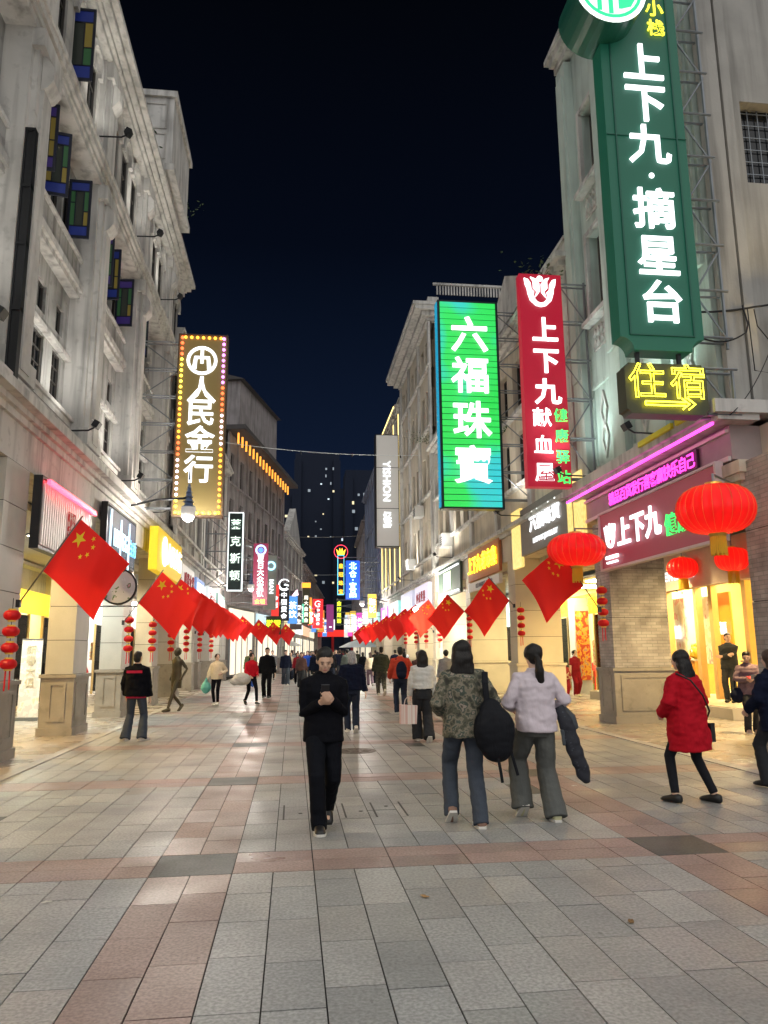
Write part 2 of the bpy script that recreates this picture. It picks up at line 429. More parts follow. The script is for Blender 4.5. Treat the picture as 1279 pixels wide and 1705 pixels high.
def window(par, u0, u1, z0, z1, y, nx=1, nz=2, fm=None, pane=None, t=.045, name='window'):
    w, h = u1-u0, z1-z0
    f = MB()
    f.box(u0,y-.03,z0,u1,y+.03,z0+t).box(u0,y-.03,z1-t,u1,y+.03,z1).box(u0,y-.03,z0+t,u0+t,y+.03,z1-t).box(u1-t,y-.03,z0+t,u1,y+.03,z1-t)
    for i in range(1, nx): f.box(u0+w*i/nx-.015,y-.02,z0+t,u0+w*i/nx+.015,y+.02,z1-t)
    for j in range(1, nz): f.box(u0+t,y-.018,z0+h*j/nz-.015,u1-t,y+.018,z0+h*j/nz+.015)
    fo = f.build(name, fm or WFRAME, par)
    MB().box(u0+t*.5,y+.008,z0+t*.5,u1-t*.5,y+.016,z1-t*.5).build('pane', pane or BLACKGLASS, fo)
    return fo
def mould(par, u0, u1, z, steps, m=TRIM, name='cornice'):
    """stepped moulding: list of (dz, out)"""
    b = MB(); zz = z
    for i, (dz, o) in enumerate(steps):
        e = .002 * (i % 2)
        b.box(u0 - (o*.5 if o > .3 else 0) - e, -o, zz, u1 + (o*.5 if o > .3 else 0) + e, .5, zz + dz); zz += dz
    return b.build(name, m, par)
def archline(mb, uc, z, r, y, w=.12, d=.1, n=14, kz=1.0):
    for i in range(n):
        a0, a1 = PI*i/n, PI*(i+1)/n
        P = [(uc + q*math.cos(a), z + q*kz*math.sin(a)) for q, a in ((r,a0),(r+w,a0),(r+w,a1),(r,a1))]
        mb.prism([P[0],P[1],P[2],P[3]], y-d, y+.05)
def archfill(mb, uc, z, r, ztop, y, n=12, kz=1.0):
    """wall over a round arch"""
    for i in range(n):
        a0, a1 = PI*i/n, PI*(i+1)/n
        x0, x1 = uc + r*math.cos(a0), uc + r*math.cos(a1)
        mb.quad((x1,y,z+r*kz*math.sin(a1)), (x0,y,z+r*kz*math.sin(a0)), (x0,y,ztop), (x1,y,ztop))
        mb.quad((x1,y,z+r*kz*math.sin(a1)), (x1,y+.3,z+r*kz*math.sin(a1)), (x0,y+.3,z+r*kz*math.sin(a0)), (x0,y,z+r*kz*math.sin(a0)))
def lrow(Y0, Y1, X0, X1, side, name, label, cat='building'):
    a, b_ = ((X0, Y0), (X1, Y1)) if side == 'L' else ((X1, Y1), (X0, Y0))
    L_ = math.hypot(b_[0]-a[0], b_[1]-a[1]); ang = math.atan2(b_[1]-a[1], b_[0]-a[0])
    return empty(name, (a[0], a[1], 0), ang, label, cat), L_

def pillar(par, u, w=1.05, d=.55, top=4.7, m=PILLAR, mb_=PILLARB, courses=None, plinth=1.15, panel=True):
    q = MB().box(u-w/2-.05, -.05, 0, u+w/2+.05, d+.05, plinth).box(u-w/2-.09, -.09, plinth, u+w/2+.09, d+.09, plinth+.07)
    q.box(u-w/2-.08, -.08, 0, u+w/2+.08, d+.08, .16)
    p = q.build('pillar_plinth', mb_, par)
    if panel:
        f = MB()
        for (a0, a1) in ((u-w/2+.1, u+w/2-.1),):
            f.box(a0,-.068,.28,a1,-.051,.34).box(a0,-.068,1.0,a1,-.051,1.06).box(a0,-.068,.34,a0+.06,-.051,1.0).box(a1-.06,-.068,.34,a1,-.051,1.0)
        for s_ in (-1, 1):
            x = u + s_*(w/2+.051); x2 = u + s_*(w/2+.068); lo, hi = min(x,x2), max(x,x2)
            f.box(lo,.1,.28,hi,d-.1,.34).box(lo,.1,1.0,hi,d-.1,1.06).box(lo,.1,.34,hi,.16,1.0).box(lo,d-.16,.34,hi,d-.1,1.0)
        f.build('panel_frame', mb_, p)
    z = plinth + .07; h = (top - z) / (courses or 5)
    for i in range(courses or 5):
        e = rnd.uniform(-.004, .004)
        MB().box(u-w/2+e, e, z+.006, u+w/2+e, d, z+h-.006).build('stone_block', m, par); z += h
    MB().box(u-w/2+.015, .015, plinth+.07, u+w/2-.015, d-.01, top).build('pillar_core', GROUT, par)

# ------------------------------------------------------------------ left: the big arcaded building
L1, LL = lrow(4.0, 28.0, -4.5, -4.5, 'L', 'arcade_building', 'pale grey arcaded building with stained glass casements, nearest on the left')
PC = [8.2-4, 12.6-4, 17.0-4, 21.4-4, 25.8-4]          # pilaster centres
U = lambda Y: Y - 4.0
for c in PC: pillar(L1, c)
PC = [c - .5 for c in PC]                             # the storeys above stand a little off the pillars
for c in PC:
    pb = MB().box(c-.5,0,6.0,c+.5,.46,15.3).box(c-.36,-.09,6.0,c+.36,0,15.2).box(c-.2,-.15,6.1,c+.2,-.09,12.0)
    pb.box(c-.56,-.13,6.0,c+.56,.45,6.35)
    pb.build('pilaster', TRIM, L1)
    cp = MB()                                          # scroll capital under the cornice
    cp.box(c-.48,-.2,11.75,c+.48,.4,12.08)
    cp.prism([(-.16,11.75),(-.3,11.55),(-.3,11.3),(-.2,11.15),(-.1,11.1),(-.1,11.75)], c-.22, c+.22, 'x')
    cp.build('capital', TRIM, L1); cp = MB()
    cp.box(c-.45,-.16,14.9,c+.45,.4,15.3)
    cp.prism([(-.14,14.9),(-.26,14.75),(-.26,14.5),(-.1,14.3),(-.1,14.9)], c-.2, c+.2, 'x')
    cp.build('capital', TRIM, L1)
bays = [(0.0, PC[0]-.5)] + [(PC[i]+.5, PC[i+1]-.5) for i in range(4)] + [(PC[4]+.5, LL)]
SGF = mat('casement_frame_blue_black', (.012,.015,.03), .5)
SGP = [em('stained_glass_blue', (.02,.04,.42), .03, (.02,.04,.22)), em('stained_glass_green', (.05,.3,.08), .025, (.04,.12,.05)),
       em('stained_glass_amber', (.55,.40,.05), .035, (.22,.17,.04)), mat('stained_glass_smoke', (.06,.07,.06), .25), em('stained_glass_violet', (.09,.03,.4), .03, (.05,.03,.18))]
def casement(par, u, y0, z0, w, h, ang, seed):
    """stained glass casement swung open at a right angle to the wall"""
    r = random.Random(seed)
    e_ = bpy.data.objects.new('casement', MB().box(0,-.02,0,w,.02,.06).box(0,-.02,h-.06,w,.02,h).box(0,-.02,.06,.05,.02,h-.06).box(w-.05,-.02,.06,w,.02,h-.06)
        .box(.05,-.015,h*.2,w-.05,.015,h*.2+.025).box(.05,-.015,h*.8,w-.05,.015,h*.8+.025).box(w*.30,-.015,h*.2,w*.30+.022,.015,h*.8).box(w*.66,-.015,h*.2,w*.66+.022,.015,h*.8)
        .box(w*.66,-.015,h*.45,w-.05,.015,h*.45+.02).box(.05,-.015,h*.6,w*.3,.015,h*.6+.02).mesh('casement'))
    COL.objects.link(e_); e_.data.materials.append(SGF); e_.parent = par; e_.location = (u, y0, z0); e_.rotation_euler = (0,0,ang)
    top = r.choice([0,0,4])
    P = [(.05,.06,w-.05,h*.2,top), (.05,h*.8,w-.05,h-.06,top), (w*.3,h*.2,w*.66,h*.8,3), (.05,h*.2,w*.3,h*.6,r.choice([1,2,1])), (.05,h*.6,w*.3,h*.8,r.choice([1,2])),
         (w*.66,h*.2,w-.05,h*.45,r.choice([1,2])), (w*.66,h*.45,w-.05,h*.8,r.choice([2,1,2]))]
    for x0, a, x1, b_, k in P: MB().box(x0,-.004,a,x1,.004,b_).build('glass_pane', SGP[k], e_)
    return e_

for bi, (a, b_) in enumerate(bays):
    w = b_ - a; ops = []
    if w < 1.2: nw = 1
    else: nw = 3
    cs = [a + w*(i+.5)/nw for i in range(nw)]
    for i, c in enumerate(cs):
        ops.append((c-.29, c+.29, 6.55, 7.78))
        if bi in (2, 3, 4, 5): ops.append((c-.24, c+.24, 8.2, 8.8))
    lg = [(a+.15+(w-.3)*i/4, a+.15+(w-.3)*(i+1)/4) for i in range(4)] if nw == 3 else [(a+.2, b_-.2)]
    for p, q in lg: ops.append((p+.06, q-.06, 10.2, 11.75))
    arch = nw == 3 and bi % 2 == 1
    for i, c in enumerate(cs): ops.append((c-.34, c+.34, 13.1, 14.75 if nw == 3 else 14.4))
    wallm = MB(); fac(wallm, a, b_, 5.9, 12.1, [q for q in ops if q[2] < 12], .45, .16); wallm.build('wall', RECESS, L1)
    upper = MB(); fac(upper, a, b_, 12.1, 15.3, [q for q in ops if q[2] > 12], .12, .16); upper.build('upper_wall', STONE, L1)
    for o_ in ops: 
        if o_[2] > 13: window(L1, *o_, .2, 2, 3)
        elif o_[2] > 10: window(L1, *o_, .58, 1, 1)
        elif o_[2] > 8: window(L1, *o_, .54, 2, 1)
        else: window(L1, *o_, .52, 2, 4)
    s = MB()
    s.box(a,.24,6.33,b_,.46,6.45).box(a,.18,6.45,b_,.46,6.53)
    s.build('window_sill', TRIM, L1)
    MB().box(a,.33,7.80,b_,.46,7.9).build('hood_moulding', TRIM, L1)
    MB().box(a,.24,9.28,b_,.46,9.40).box(a,.18,9.40,b_,.46,9.56).build('string_course', TRIM, L1)
    MB().box(a,.28,9.56,b_,.46,10.12).build('parapet_panel', RECESS, L1)
    MB().box(a,.22,10.12,b_,.45,10.2).build('parapet_cap', TRIM, L1)
    am = MB()
    if nw == 3:
        uc = (a+b_)/2
        if bi in (3, 4): archline(am, uc, 11.2, w/2-.3, .45, .16, .12, 18, .5)
        if am.v: am.build('arch_moulding', TRIM, L1)
        for c in cs:
            am = MB(); archline(am, c, 14.75, .34, .12, .14, .10, 10); am.box(c-.5,.03,14.62,c-.34,.119,14.745).box(c+.34,.03,14.62,c+.5,.119,14.745); am.build('window_arch', TRIM, L1)
        for i, (p, q) in enumerate(lg):
            if bi not in (2, 3, 4) or i == 2 or (bi == 4 and i > 0): continue
            casement(L1, p+.08, .36, 10.25, .46, 1.35, -PI/2 + rnd.uniform(-.12,.2), bi*10+i)
    for i in range(6):                                  # corbels under the cornice
        pass
casement(L1, U(14.1), .40, 13.15, .66, 1.7, -PI/2, 77)
# entablature over the arcade
MB().box(0,0,4.7,LL,.9,5.35).build('beam', STONE, L1)
mould(L1, 0, LL, 5.35, [(.12,.06),(.1,.14),(.16,.3),(.1,.24),(.16,.05)])
mould(L1, 0, LL, 12.08, [(.14,.06),(.12,.1),(.16,.16),(.12,.2),(.14,.12),(.1,.06)])
mould(L1, 0, LL, 15.3, [(.16,.12),(.14,.2),(.16,.34),(.14,.48),(.12,.44),(.3,.1)])
body = MB().box(0,.66,5.9,LL,12,16.0); body.build('building_body', RECESS, L1)
MB().box(0,.1,16.32,LL,.4,17.0).box(0,.02,17.0,LL,.46,17.12).build('roof_parapet', STONE, L1)
pd = MB().box(U(21.6),-.55,16.34,U(25.0),1.6,18.9).box(U(21.5),-.65,18.9,U(25.1),1.7,19.1).box(U(21.5),-.65,16.33,U(25.1),1.7,16.55)
pdo = pd.build('roof_pavilion', TRIM, L1)
fr = MB()
for y0, y1 in ((-.35,.35),(.65,1.35)):
    for z0, z1 in ((16.75,17.65),(17.8,18.7)):
        x = U(21.6)
        fr.box(x-.03,y0,z0,x,y1,z0+.05).box(x-.03,y0,z1-.05,x,y1,z1).box(x-.03,y0,z0+.05,x,y0+.05,z1-.05).box(x-.03,y1-.05,z0+.05,x,y1,z1-.05)
fr.build('panel_frame', STONE, pdo)
arc = MB().box(0,.95,4.55,LL,4.2,4.69); arc.build('arcade_ceiling', mat('arcade_ceiling_paint', (.6,.57,.5), .8), L1)
MB().box(0,4.2,3.3,LL,4.5,5.9).build('shop_lintel', STONE, L1)
# dark unlit signboard seen edge-on, and its clamps
o = empty('blade_sign', (-4.3, 11.45, 5.75), 0, 'narrow unlit black framed blade sign clamped to the nearest left pilaster', 'sign')
MB().box(-.08,-.04,0,.04,.04,4.2).build('board', mat('black_board', (.012,.013,.015), .6), o)
f = MB().box(-.10,-.07,-.05,-.07,.07,4.25).box(.03,-.07,-.05,.06,.07,4.25)
for z in (-.05, 1.1, 2.2, 3.2, 4.2): f.box(-.10,-.075,z,.06,.075,z+.05)
f.build('frame', DARKMETAL, o)
pipe = MB().tube([(0,0,0),(0,0,9.2)], .055, 10)
for z in (1,3.2,5.4,7.6): pipe.tube([(0,0,z),(0,0,z+.12)], .075, 10)
tag(pipe.build('drainpipe', GREYMETAL, None, True, (-4.72, 17.68, 5.95)), 'grey drainpipe running down beside the second left pilaster', 'pipe')
# ------------------------------------------------------------------ right and far buildings
def brickmat(name, c1, c2, mortar, sc=1.0):
    m = bpy.data.materials.new(name); t, b = _nodes(m); N = t.nodes.new; L = t.links.new
    g = N('ShaderNodeNewGeometry'); sx = N('ShaderNodeSeparateXYZ'); L(g.outputs['Position'], sx.inputs[0])
    ad = N('ShaderNodeMath'); ad.operation = 'ADD'; L(sx.outputs['X'], ad.inputs[0]); L(sx.outputs['Y'], ad.inputs[1])
    cb = N('ShaderNodeCombineXYZ'); L(ad.outputs[0], cb.inputs['X']); L(sx.outputs['Z'], cb.inputs['Y'])
    br = N('ShaderNodeTexBrick'); L(cb.outputs[0], br.inputs['Vector']); br.inputs['Scale'].default_value = sc
    br.inputs['Brick Width'].default_value = .25; br.inputs['Row Height'].default_value = .07; br.inputs['Mortar Size'].default_value = .006
    br.inputs['Color1'].default_value = (*c1, 1); br.inputs['Color2'].default_value = (*c2, 1); br.inputs['Mortar'].default_value = (*mortar, 1); br.inputs['Bias'].default_value = -.2
    n = N('ShaderNodeTexNoise'); n.inputs['Scale'].default_value = 2.2; n.inputs['Detail'].default_value = 6; L(g.outputs['Position'], n.inputs['Vector'])
    mx = N('ShaderNodeMix'); mx.data_type = 'RGBA'; mx.blend_type = 'MULTIPLY'; mx.inputs[0].default_value = .8
    r = N('ShaderNodeMapRange'); r.inputs[1].default_value = .35; r.inputs[2].default_value = .65; r.inputs[3].default_value = .55; r.inputs[4].default_value = 1.15; L(n.outputs['Fac'], r.inputs[0])
    L(br.outputs['Color'], mx.inputs[6]); L(r.outputs[0], mx.inputs[7]); L(mx.outputs[2], b.inputs['Base Color'])
    bp = N('ShaderNodeBump'); bp.inputs['Strength'].default_value = .5; bp.inputs['Distance'].default_value = .006; L(br.outputs['Fac'], bp.inputs['Height']); bp.invert = True
    L(bp.outputs[0], b.inputs['Normal']); b.inputs['Roughness'].default_value = .75; return m
GBRICK = brickmat('grey_brick', (.34,.31,.29), (.46,.43,.41), (.25,.24,.235))
BEIGE = mat('beige_render', (.62,.55,.44), .85, var=.12, scale=1.5, bump=.3, bscale=25, grime=.3, streak=.3)
CREAM = mat('cream_panel', (.60,.52,.38), .7, var=.1, scale=1.2, grime=.2, fine=.15)
PALEGREEN = mat('pale_green_render', (.50,.58,.53), .85, var=.12, scale=1.4, bump=.3, bscale=25, grime=.25, streak=.35)
CONCRETE = mat('bare_concrete', (.42,.41,.385), .9, var=.15, scale=.9, bump=.3, bscale=20, grime=.35, streak=.45)
MAUVE = mat('mauve_grey_render', (.30,.275,.275), .85, var=.2, scale=1.2, bump=.3, grime=.4, streak=.5)
DIMBLUE = mat('blue_grey_cladding', (.22,.26,.36), .6, var=.15, scale=1.0, grime=.25, streak=.3)
ROOFD = mat('dark_roof', (.07,.065,.065), .9, var=.2)

def side_fac(par, L_, y0, y1, z0, z1, ops, m, name='side_wall'):
    t = MB(); fac(t, y0, y1, z0, z1, ops, 0, .3)
    q = MB(); q.add([(L_ - p[1], p[0], p[2]) for p in t.v], t.f); return q.build(name, m, par)

def gen(side, Y0, Y1, X0, X1, H, name, label, wall, trim, nb, storeys, arcade=True, top='parapet', pil=True, ww=.45, pillars=None, pm=None, canted=None, depth=10., base=5.7, sills=True):
    """row building: arcade, storeys of windows [(z0,z1)], pilasters, cornices"""
    R, L_ = lrow(Y0, Y1, X0, X1, side, name, label)
    bw = L_ / nb; ops = []
    for i in range(nb):
        c = bw * (i + .5)
        for (z0, z1, n) in storeys:
            for k in range(n):
                cc = c + (k - (n-1)/2) * bw * .8 / n
                hw = min(ww, bw*.36/n)
                ops.append((cc-hw, cc+hw, z0, z1))
    w = MB(); fac(w, 0, L_, base, H, ops, 0, .28); w.build('wall', wall, R)
    for o_ in ops: window(R, *o_, .2, 2, 2)
    MB().box(0.003,.3,base,L_-.003,depth,H-.02).build('building_body', wall, R)
    if pil:
        for i in range(nb+1):
            c = min(max(bw*i, .22), L_-.22)
            MB().box(c-.2,-.12,base,c+.2,-.001,H-.05).build('pilaster', trim, R)
    if sills:
        for (z0, z1, n) in storeys:
            b = MB().box(.01,-.18,z0-.16,L_-.01,-.002,z0-.04); b.build('string_course', trim, R)
    if top == 'parapet': mould(R, 0, L_, H, [(.14,.1),(.14,.3),(.14,.45),(.5,.05),(.1,.12)], trim)
    elif top == 'heavy': mould(R, 0, L_, H, [(.2,.2),(.25,.5),(.25,.9),(.18,1.0),(.5,.1)], trim)
    elif top == 'pediment':
        mould(R, 0, L_, H, [(.14,.1),(.16,.35),(.12,.45)], trim)
        MB().prism([(L_*.15,H+.42),(L_*.85,H+.42),(L_*.5,H+.42+L_*.22)], -.2, .4).build('pediment', trim, R)
    else: mould(R, 0, L_, H, [(.3,.05)], trim)
    if arcade:
        MB().box(0,-.02,4.6,L_,.8,base-.28).build('beam', wall, R)
        mould(R, 0, L_, base-.28, [(.1,.12),(.1,.3),(.1,.2)], trim, 'ledge')
        MB().box(0,.85,4.5,L_,3.6,4.62).build('arcade_ceiling', trim, R)
        for u in (pillars if pillars is not None else [0.5, L_/2, L_-.5]):
            pillar(R, u, .8, .9 if side == 'L' else 1.5, 4.6, pm or PILLAR, pm or PILLARB, 4, 1.15, False)
    return R, L_

# --- R1: corner building with the tall green sign
R1, RL = lrow(11.3, 17.8, 7.2, 7.2, 'R', 'corner_building', 'pale green corner building with bare concrete side wall, nearest on the right')
V = lambda Y: 17.8 - Y
w = MB(); ops = []
for Yc in (16.2, 14.4, 12.6):
    for z0, z1 in ((9.75,11.9), (13.3,15.4)): ops.append((V(Yc)-.5, V(Yc)+.5, z0, z1))
fac(w, 0, RL, 5.6, 17.6, ops, .12, .3); w.build('wall', PALEGREEN, R1)
for o_ in ops:
    window(R1, *o_, .36, 2, 3, mat('bronze_frame', (.09,.08,.07), .5))
    t = MB(); a, b_, c, e_ = o_
    t.box(a-.13,.02,c-.05,a,.119,e_+.12).box(b_,.02,c-.05,b_+.13,.119,e_+.12).box(a,.03,e_,b_,.118,e_+.12)
    t.build('window_surround', TRIM, R1)
    t = MB().box(a-.25,-.12,c-.22,b_+.25,.118,c-.1).box(a-.2,-.05,c-.1,b_+.2,.118,c-.052); t.build('window_sill', TRIM, R1)
    z = MB()                                            # zigzag apron below
    for r_ in range(2):
        for k in range(5):
            x0 = a + .0 + k*.2; zz = c-.85+r_*.28
            z.prism([(x0,zz),(x0+.1,zz+.16),(x0+.2,zz),(x0+.2,zz+.06),(x0+.1,zz+.22),(x0,zz+.06)], .06, .119)
    z.box(a-.02,.075,c-.92,b_+.02,.119,c-.88)
    z.build('zigzag_relief', TRIM, R1)
for Yc in (17.45, 15.3, 13.5, 11.65):
    MB().box(V(Yc)-.3,-.1,5.6,V(Yc)+.3,.118,17.4).box(V(Yc)-.2,-.16,8.3,V(Yc)+.2,-.101,17.0).build('pilaster', PALEGREEN, R1)
dm = MB()
def diamond(mb, uc, zc, w_, h_, t_, y):
    P = [(uc,zc-h_),(uc+w_,zc),(uc,zc+h_),(uc-w_,zc)]
    for i in range(4):
        a, b_ = P[i], P[(i+1) % 4]
        ia = (uc+(a[0]-uc)*(1-t_), zc+(a[1]-zc)*(1-t_)); ib = (uc+(b_[0]-uc)*(1-t_), zc+(b_[1]-zc)*(1-t_))
        mb.prism([a,b_,ib,ia], y-.05, y)
for Yc in (16.4, 14.4, 12.5):
    for z in (6.55, 7.25): diamond(dm, V(Yc), z, .2, .5, .28, .119)
dm.build('diamond_relief', TRIM, R1)
for Yc in (16.4, 14.4, 12.5):
    f = MB(); a, b_ = V(Yc)-.62, V(Yc)+.62
    f.box(a,.06,5.9,a+.09,.119,8.0).box(b_-.09,.06,5.9,b_,.119,8.0).box(a+.09,.06,7.91,b_-.09,.119,8.0).box(a+.09,.06,5.9,b_-.09,.119,5.99)
    f.build('panel_frame', PALEGREEN, R1)
side_fac(R1, RL, .1, 10, 5.6, 17.6, [(.8, 2.1, 9.85, 11.5)], CONCRETE)
wn = MB().box(RL-.27,.8,9.85,RL-.24,2.1,11.5); wn.build('window', BLACKGLASS, R1)
gr = MB()
for i in range(6): gr.box(RL-.2,.85+i*.2,9.87,RL-.185,.865+i*.2,11.48)
for j in range(7): gr.box(RL-.199,.82,9.9+j*.25,RL-.186,2.08,9.915+j*.25)
gr.build('window_grille', GREYMETAL, R1)
MB().box(.003,.43,5.6,RL-.31,10,17.58).build('building_body', CONCRETE, R1)
mould(R1, 0, RL, 17.5, [(.2,.12),(.2,.26),(.15,.34),(.6,.08)], TRIM)
q = MB().box(RL-.0,-.02,5.6,RL+.14,.34,17.4).box(RL+.002,.42,5.6,RL+.1,.6,17.4); q.build('corner_quoin', CONCRETE, R1)
# canopy slab and mouldings, turning the corner
cp = MB().box(-.05,-.5,5.38,RL+.45,.3,5.6).box(-.05,-.42,5.28,RL+.37,.3,5.38)
cp.box(RL+.05,.3,5.381,RL+.449,6,5.599)
cp.build('canopy', TRIM, R1)
MB().box(-.02,-.04,4.7,RL+.05,.5,5.28).build('fascia_beam', mat('mauve_fascia', (.36,.29,.28), .7, var=.1, grime=.2), R1)
MB().box(-.02,-.09,4.68,RL+.02,-.041,4.76).box(-.02,-.1,5.16,RL+.02,-.041,5.22).build('fascia_moulding', mat('pink_white_moulding', (.7,.6,.57), .7), R1)
MB().box(RL-.3,.5,4.55,RL+.3,6,5.28).build('side_beam', BEIGE, R1)
MB().box(RL-1.0,-.12,4.42,RL+.34,1.75,4.62).box(RL-.95,-.08,4.3,RL+.28,1.7,4.42).build('pillar_capital', BEIGE, R1)
MB().box(0,.55,4.6,RL,5.0,4.699).build('arcade_ceiling', CREAM, R1)
for u in (V(16.9), V(10.75)):
    pillar(R1, u, .8, 1.35, 4.6, GBRICK, PILLARB, 3, 1.15, True)
led = MB().box(.0,-.44,5.235,RL+.2,-.40,5.276); led.build('light_strip', em('magenta_led', (1.0,.05,.62), 2.2), R1)
yb = MB().box(RL-2.2,-.56,5.5,RL-.9,-.501,5.6).box(RL-.75,-.56,5.5,RL-.15,-.501,5.6); yb.build('yellow_edge_stripe', mat('yellow_paint', (.8,.72,.03), .5), R1)
# weathered grille and patches on the concrete side
# --- R2 .. far right
R2, R2L = gen('R', 17.8, 37.2, 7.2, 7.2, 11.6, 'shop_building', 'low pale shop building behind the red and green signs on the right', BEIGE, TRIM, 5,
    [(6.9,8.6,2), (9.3,11.0,2)], pillars=[37.2-24.3, 37.2-30.7, 37.2-36.7], pm=CREAM, top='parapet')
pdm = MB().prism([(37.2-26,12.35),(37.2-19.5,12.35),(37.2-22.7,14.0)], -.3, .3); pdm.build('pediment', TRIM, R2)
rb = empty('roof_house', (9.5, 19.0, 12.3), 0, 'dark gabled roof house set back above the red sign', 'house')
MB().box(0,0,0,5,7,1.4).build('wall', MAUVE, rb); MB().prism([(-.3,1.4),(5.3,1.4),(2.5,2.9)], -.3, 7.3).build('roof', ROOFD, rb)
R3, R3L = gen('R', 37.8, 49.0, 7.2, 7.2, 19.4, 'tall_house', 'tall beige building with deep stepped cornice behind the green display sign', BEIGE, TRIM, 3,
    [(6.6,8.6,2), (10.0,12.2,2), (13.6,15.8,2), (17.0,18.6,2)], pillars=[.6, R2L*.28, 10.6], pm=CREAM, top='heavy')
bal = MB()
for i in range(26): bal.box(R3L-.06, .4+i*.16, 20.95, R3L-.01, .48+i*.16, 21.5)
bal.box(R3L-.1,.2,21.5,R3L+.04,5,21.62).build('balustrade', TRIM, R3)
side_fac(R3, R3L, .31, 9.9, 11.5, 19.4, [(1.2,2.0,13.2,15.0),(3.2,4.0,13.2,15.0)], BEIGE)
gen('R', 49.4, 60.5, 7.2, 7.2, 18.0, 'boutique_building', 'grey building outlined with yellow light strips behind the grey hanging sign', CONCRETE, TRIM, 4,
    [(6.5,9.5,1), (10.2,13.2,1), (14,17,1)], pillars=[.6, 5.5, 10.5], pm=CREAM)
R4 = bpy.data.objects['boutique_building']
YS = em('warm_light_strip', (1.0,.75,.25), 1.6)
ls = MB().box(.1,-.5,18.32,11,-.46,18.38)
for u in (.5, 3.0, 5.6, 8.2, 10.8): ls.box(u-.03,-.16,6.2,u+.03,-.125,17.9)
ls.build('light_strip', YS, R4)
gen('R', 61.0, 78.0, 7.2, 7.5, 17.0, 'blue_clad_building', 'blue washed building with vertical fins on the right, beyond the grey sign', DIMBLUE, DIMBLUE, 6,
    [(6.5,8.8,1), (9.8,12.1,1), (13.1,15.4,1)], pillars=[.6, 6, 11.5, 16.4], pm=CREAM)
gen('R', 78.4, 98.0, 7.5, 8.3, 15.0, 'far_row_house', 'dim violet row house behind the blue lit sign on the right', DIMBLUE, MAUVE, 6,
    [(6.5,8.4,1), (9.6,11.5,1), (12.4,14.0,1)], pillars=[.6, 7, 14], pm=CREAM)
gen('R', 98.4, 122.0, 8.3, 9.5, 12.5, 'far_row_house', 'lowest dim row house at the far right end of the street', MAUVE, MAUVE, 6,
    [(6.5,8.0,1), (9.2,10.8,1)], pillars=[.6, 12, 20], pm=CREAM)
# --- left row beyond the big building
gen('L', 28.4, 36.6, -4.5, -4.5, 13.2, 'row_house', 'narrow pale row house behind the bulb framed gold shop sign', STONE, TRIM, 3,
    [(6.4,8.2,2), (9.2,11.0,2), (11.7,12.8,2)], pillars=[2.2, 6.8])
gen('L', 37.0, 46.6, -4.5, -4.3, 12.4, 'row_house', 'ornate dim row house with pediment left of the black sign', MAUVE, TRIM, 3,
    [(6.3,8.4,2), (9.3,11.6,2)], top='pediment')
L4, L4L = gen('L', 47.0, 64.0, -4.3, -1.0, 15.6, 'eave_lit_building', 'dark tall building with amber lights under its eave on the left', MAUVE, MAUVE, 7,
    [(6.4,8.4,1), (9.4,11.4,1), (12.4,14.4,1)], top='plain', depth=12)
ev = MB().box(-.3,-1.2,15.6,L4L+.3,.2,15.9); ev.build('eave', ROOFD, L4)
EAVE = em('amber_lamp', (1.0,.36,.05), 1.0)
for i in range(17):
    MB().box(.4+i*1.0,-.62,14.85,.52+i*1.0,-.52,15.55).build('eave_lamp', EAVE, L4)
tw = empty('dark_tower', (-11.5, 56, 0), -.25, 'unlit dark block rising behind the amber lit eave', 'building')
MB().box(-5,0,0,7.6,10,21.6).build('wall', MAUVE, tw); MB().prism([(-5.4,21.6),(8,21.6),(1.5,23.6)], -.4, 10).build('roof', ROOFD, tw)
gen('L', 64.4, 80.0, -1.0, .8, 11.5, 'far_row_house', 'dim grey row house with small gables behind the pair of gold shop signs', MAUVE, TRIM, 5,
    [(6.3,8.0,1), (9.0,10.6,1)], top='pediment')
gen('L', 80.4, 100.0, .8, 2.6, 10.5, 'far_row_house', 'dim row house behind the small red hanging sign', MAUVE, MAUVE, 6,
    [(6.3,8.0,1), (8.8,10.0,1)])
gen('L', 100.4, 124.0, 2.6, 4.6, 10.0, 'far_row_house', 'last dim row house at the left far end of the street', MAUVE, MAUVE, 6,
    [(6.3,8.0,1), (8.8,9.8,1)])
# --- dark residential towers far off, a few windows lit
TWR = mat('tower_night', (.010,.016,.035), .9)
LITW = [em('lit_window_warm', (1.0,.85,.5), .55), em('lit_window_cool', (.75,.9,1.0), .5), em('lit_window_dim', (.6,.7,.8), .16)]
r = random.Random(5)
for i, (x, y, w_, h_, lab) in enumerate(((-6, 255, 15, 58, 'leftmost'), (9, 300, 18, 82, 'tallest middle'), (25, 262, 14, 66, 'second from right'), (37, 245, 12, 54, 'rightmost'), (19, 330, 13, 74, 'slim rearmost'))):
    t = empty('tower_block', (x, y, 0), 0, '%s dark residential tower with scattered lit windows at the street end' % lab, 'tower')
    MB().box(-w_/2,0,0,w_/2,14,h_).box(-w_/2-.4,-1.0,0,-w_/2+2.5,0,h_-3).box(w_/2-2.5,-1.0,0,w_/2+.4,0,h_-3).build('wall', TWR, t)
    for k in range(20):
        x0 = -w_/2 + 1.2 + r.randrange(int(w_-3)); z0 = 16 + 3.1 * r.randrange(int((h_-20)/3.1))
        ww_ = r.choice([.5,.7,1.0]); hh = r.choice([.5,.8,1.1])
        MB().box(x0,-1.12,z0,x0+ww_,-.9,z0+hh).build('lit_window', r.choice(LITW+LITW[2:]), t)
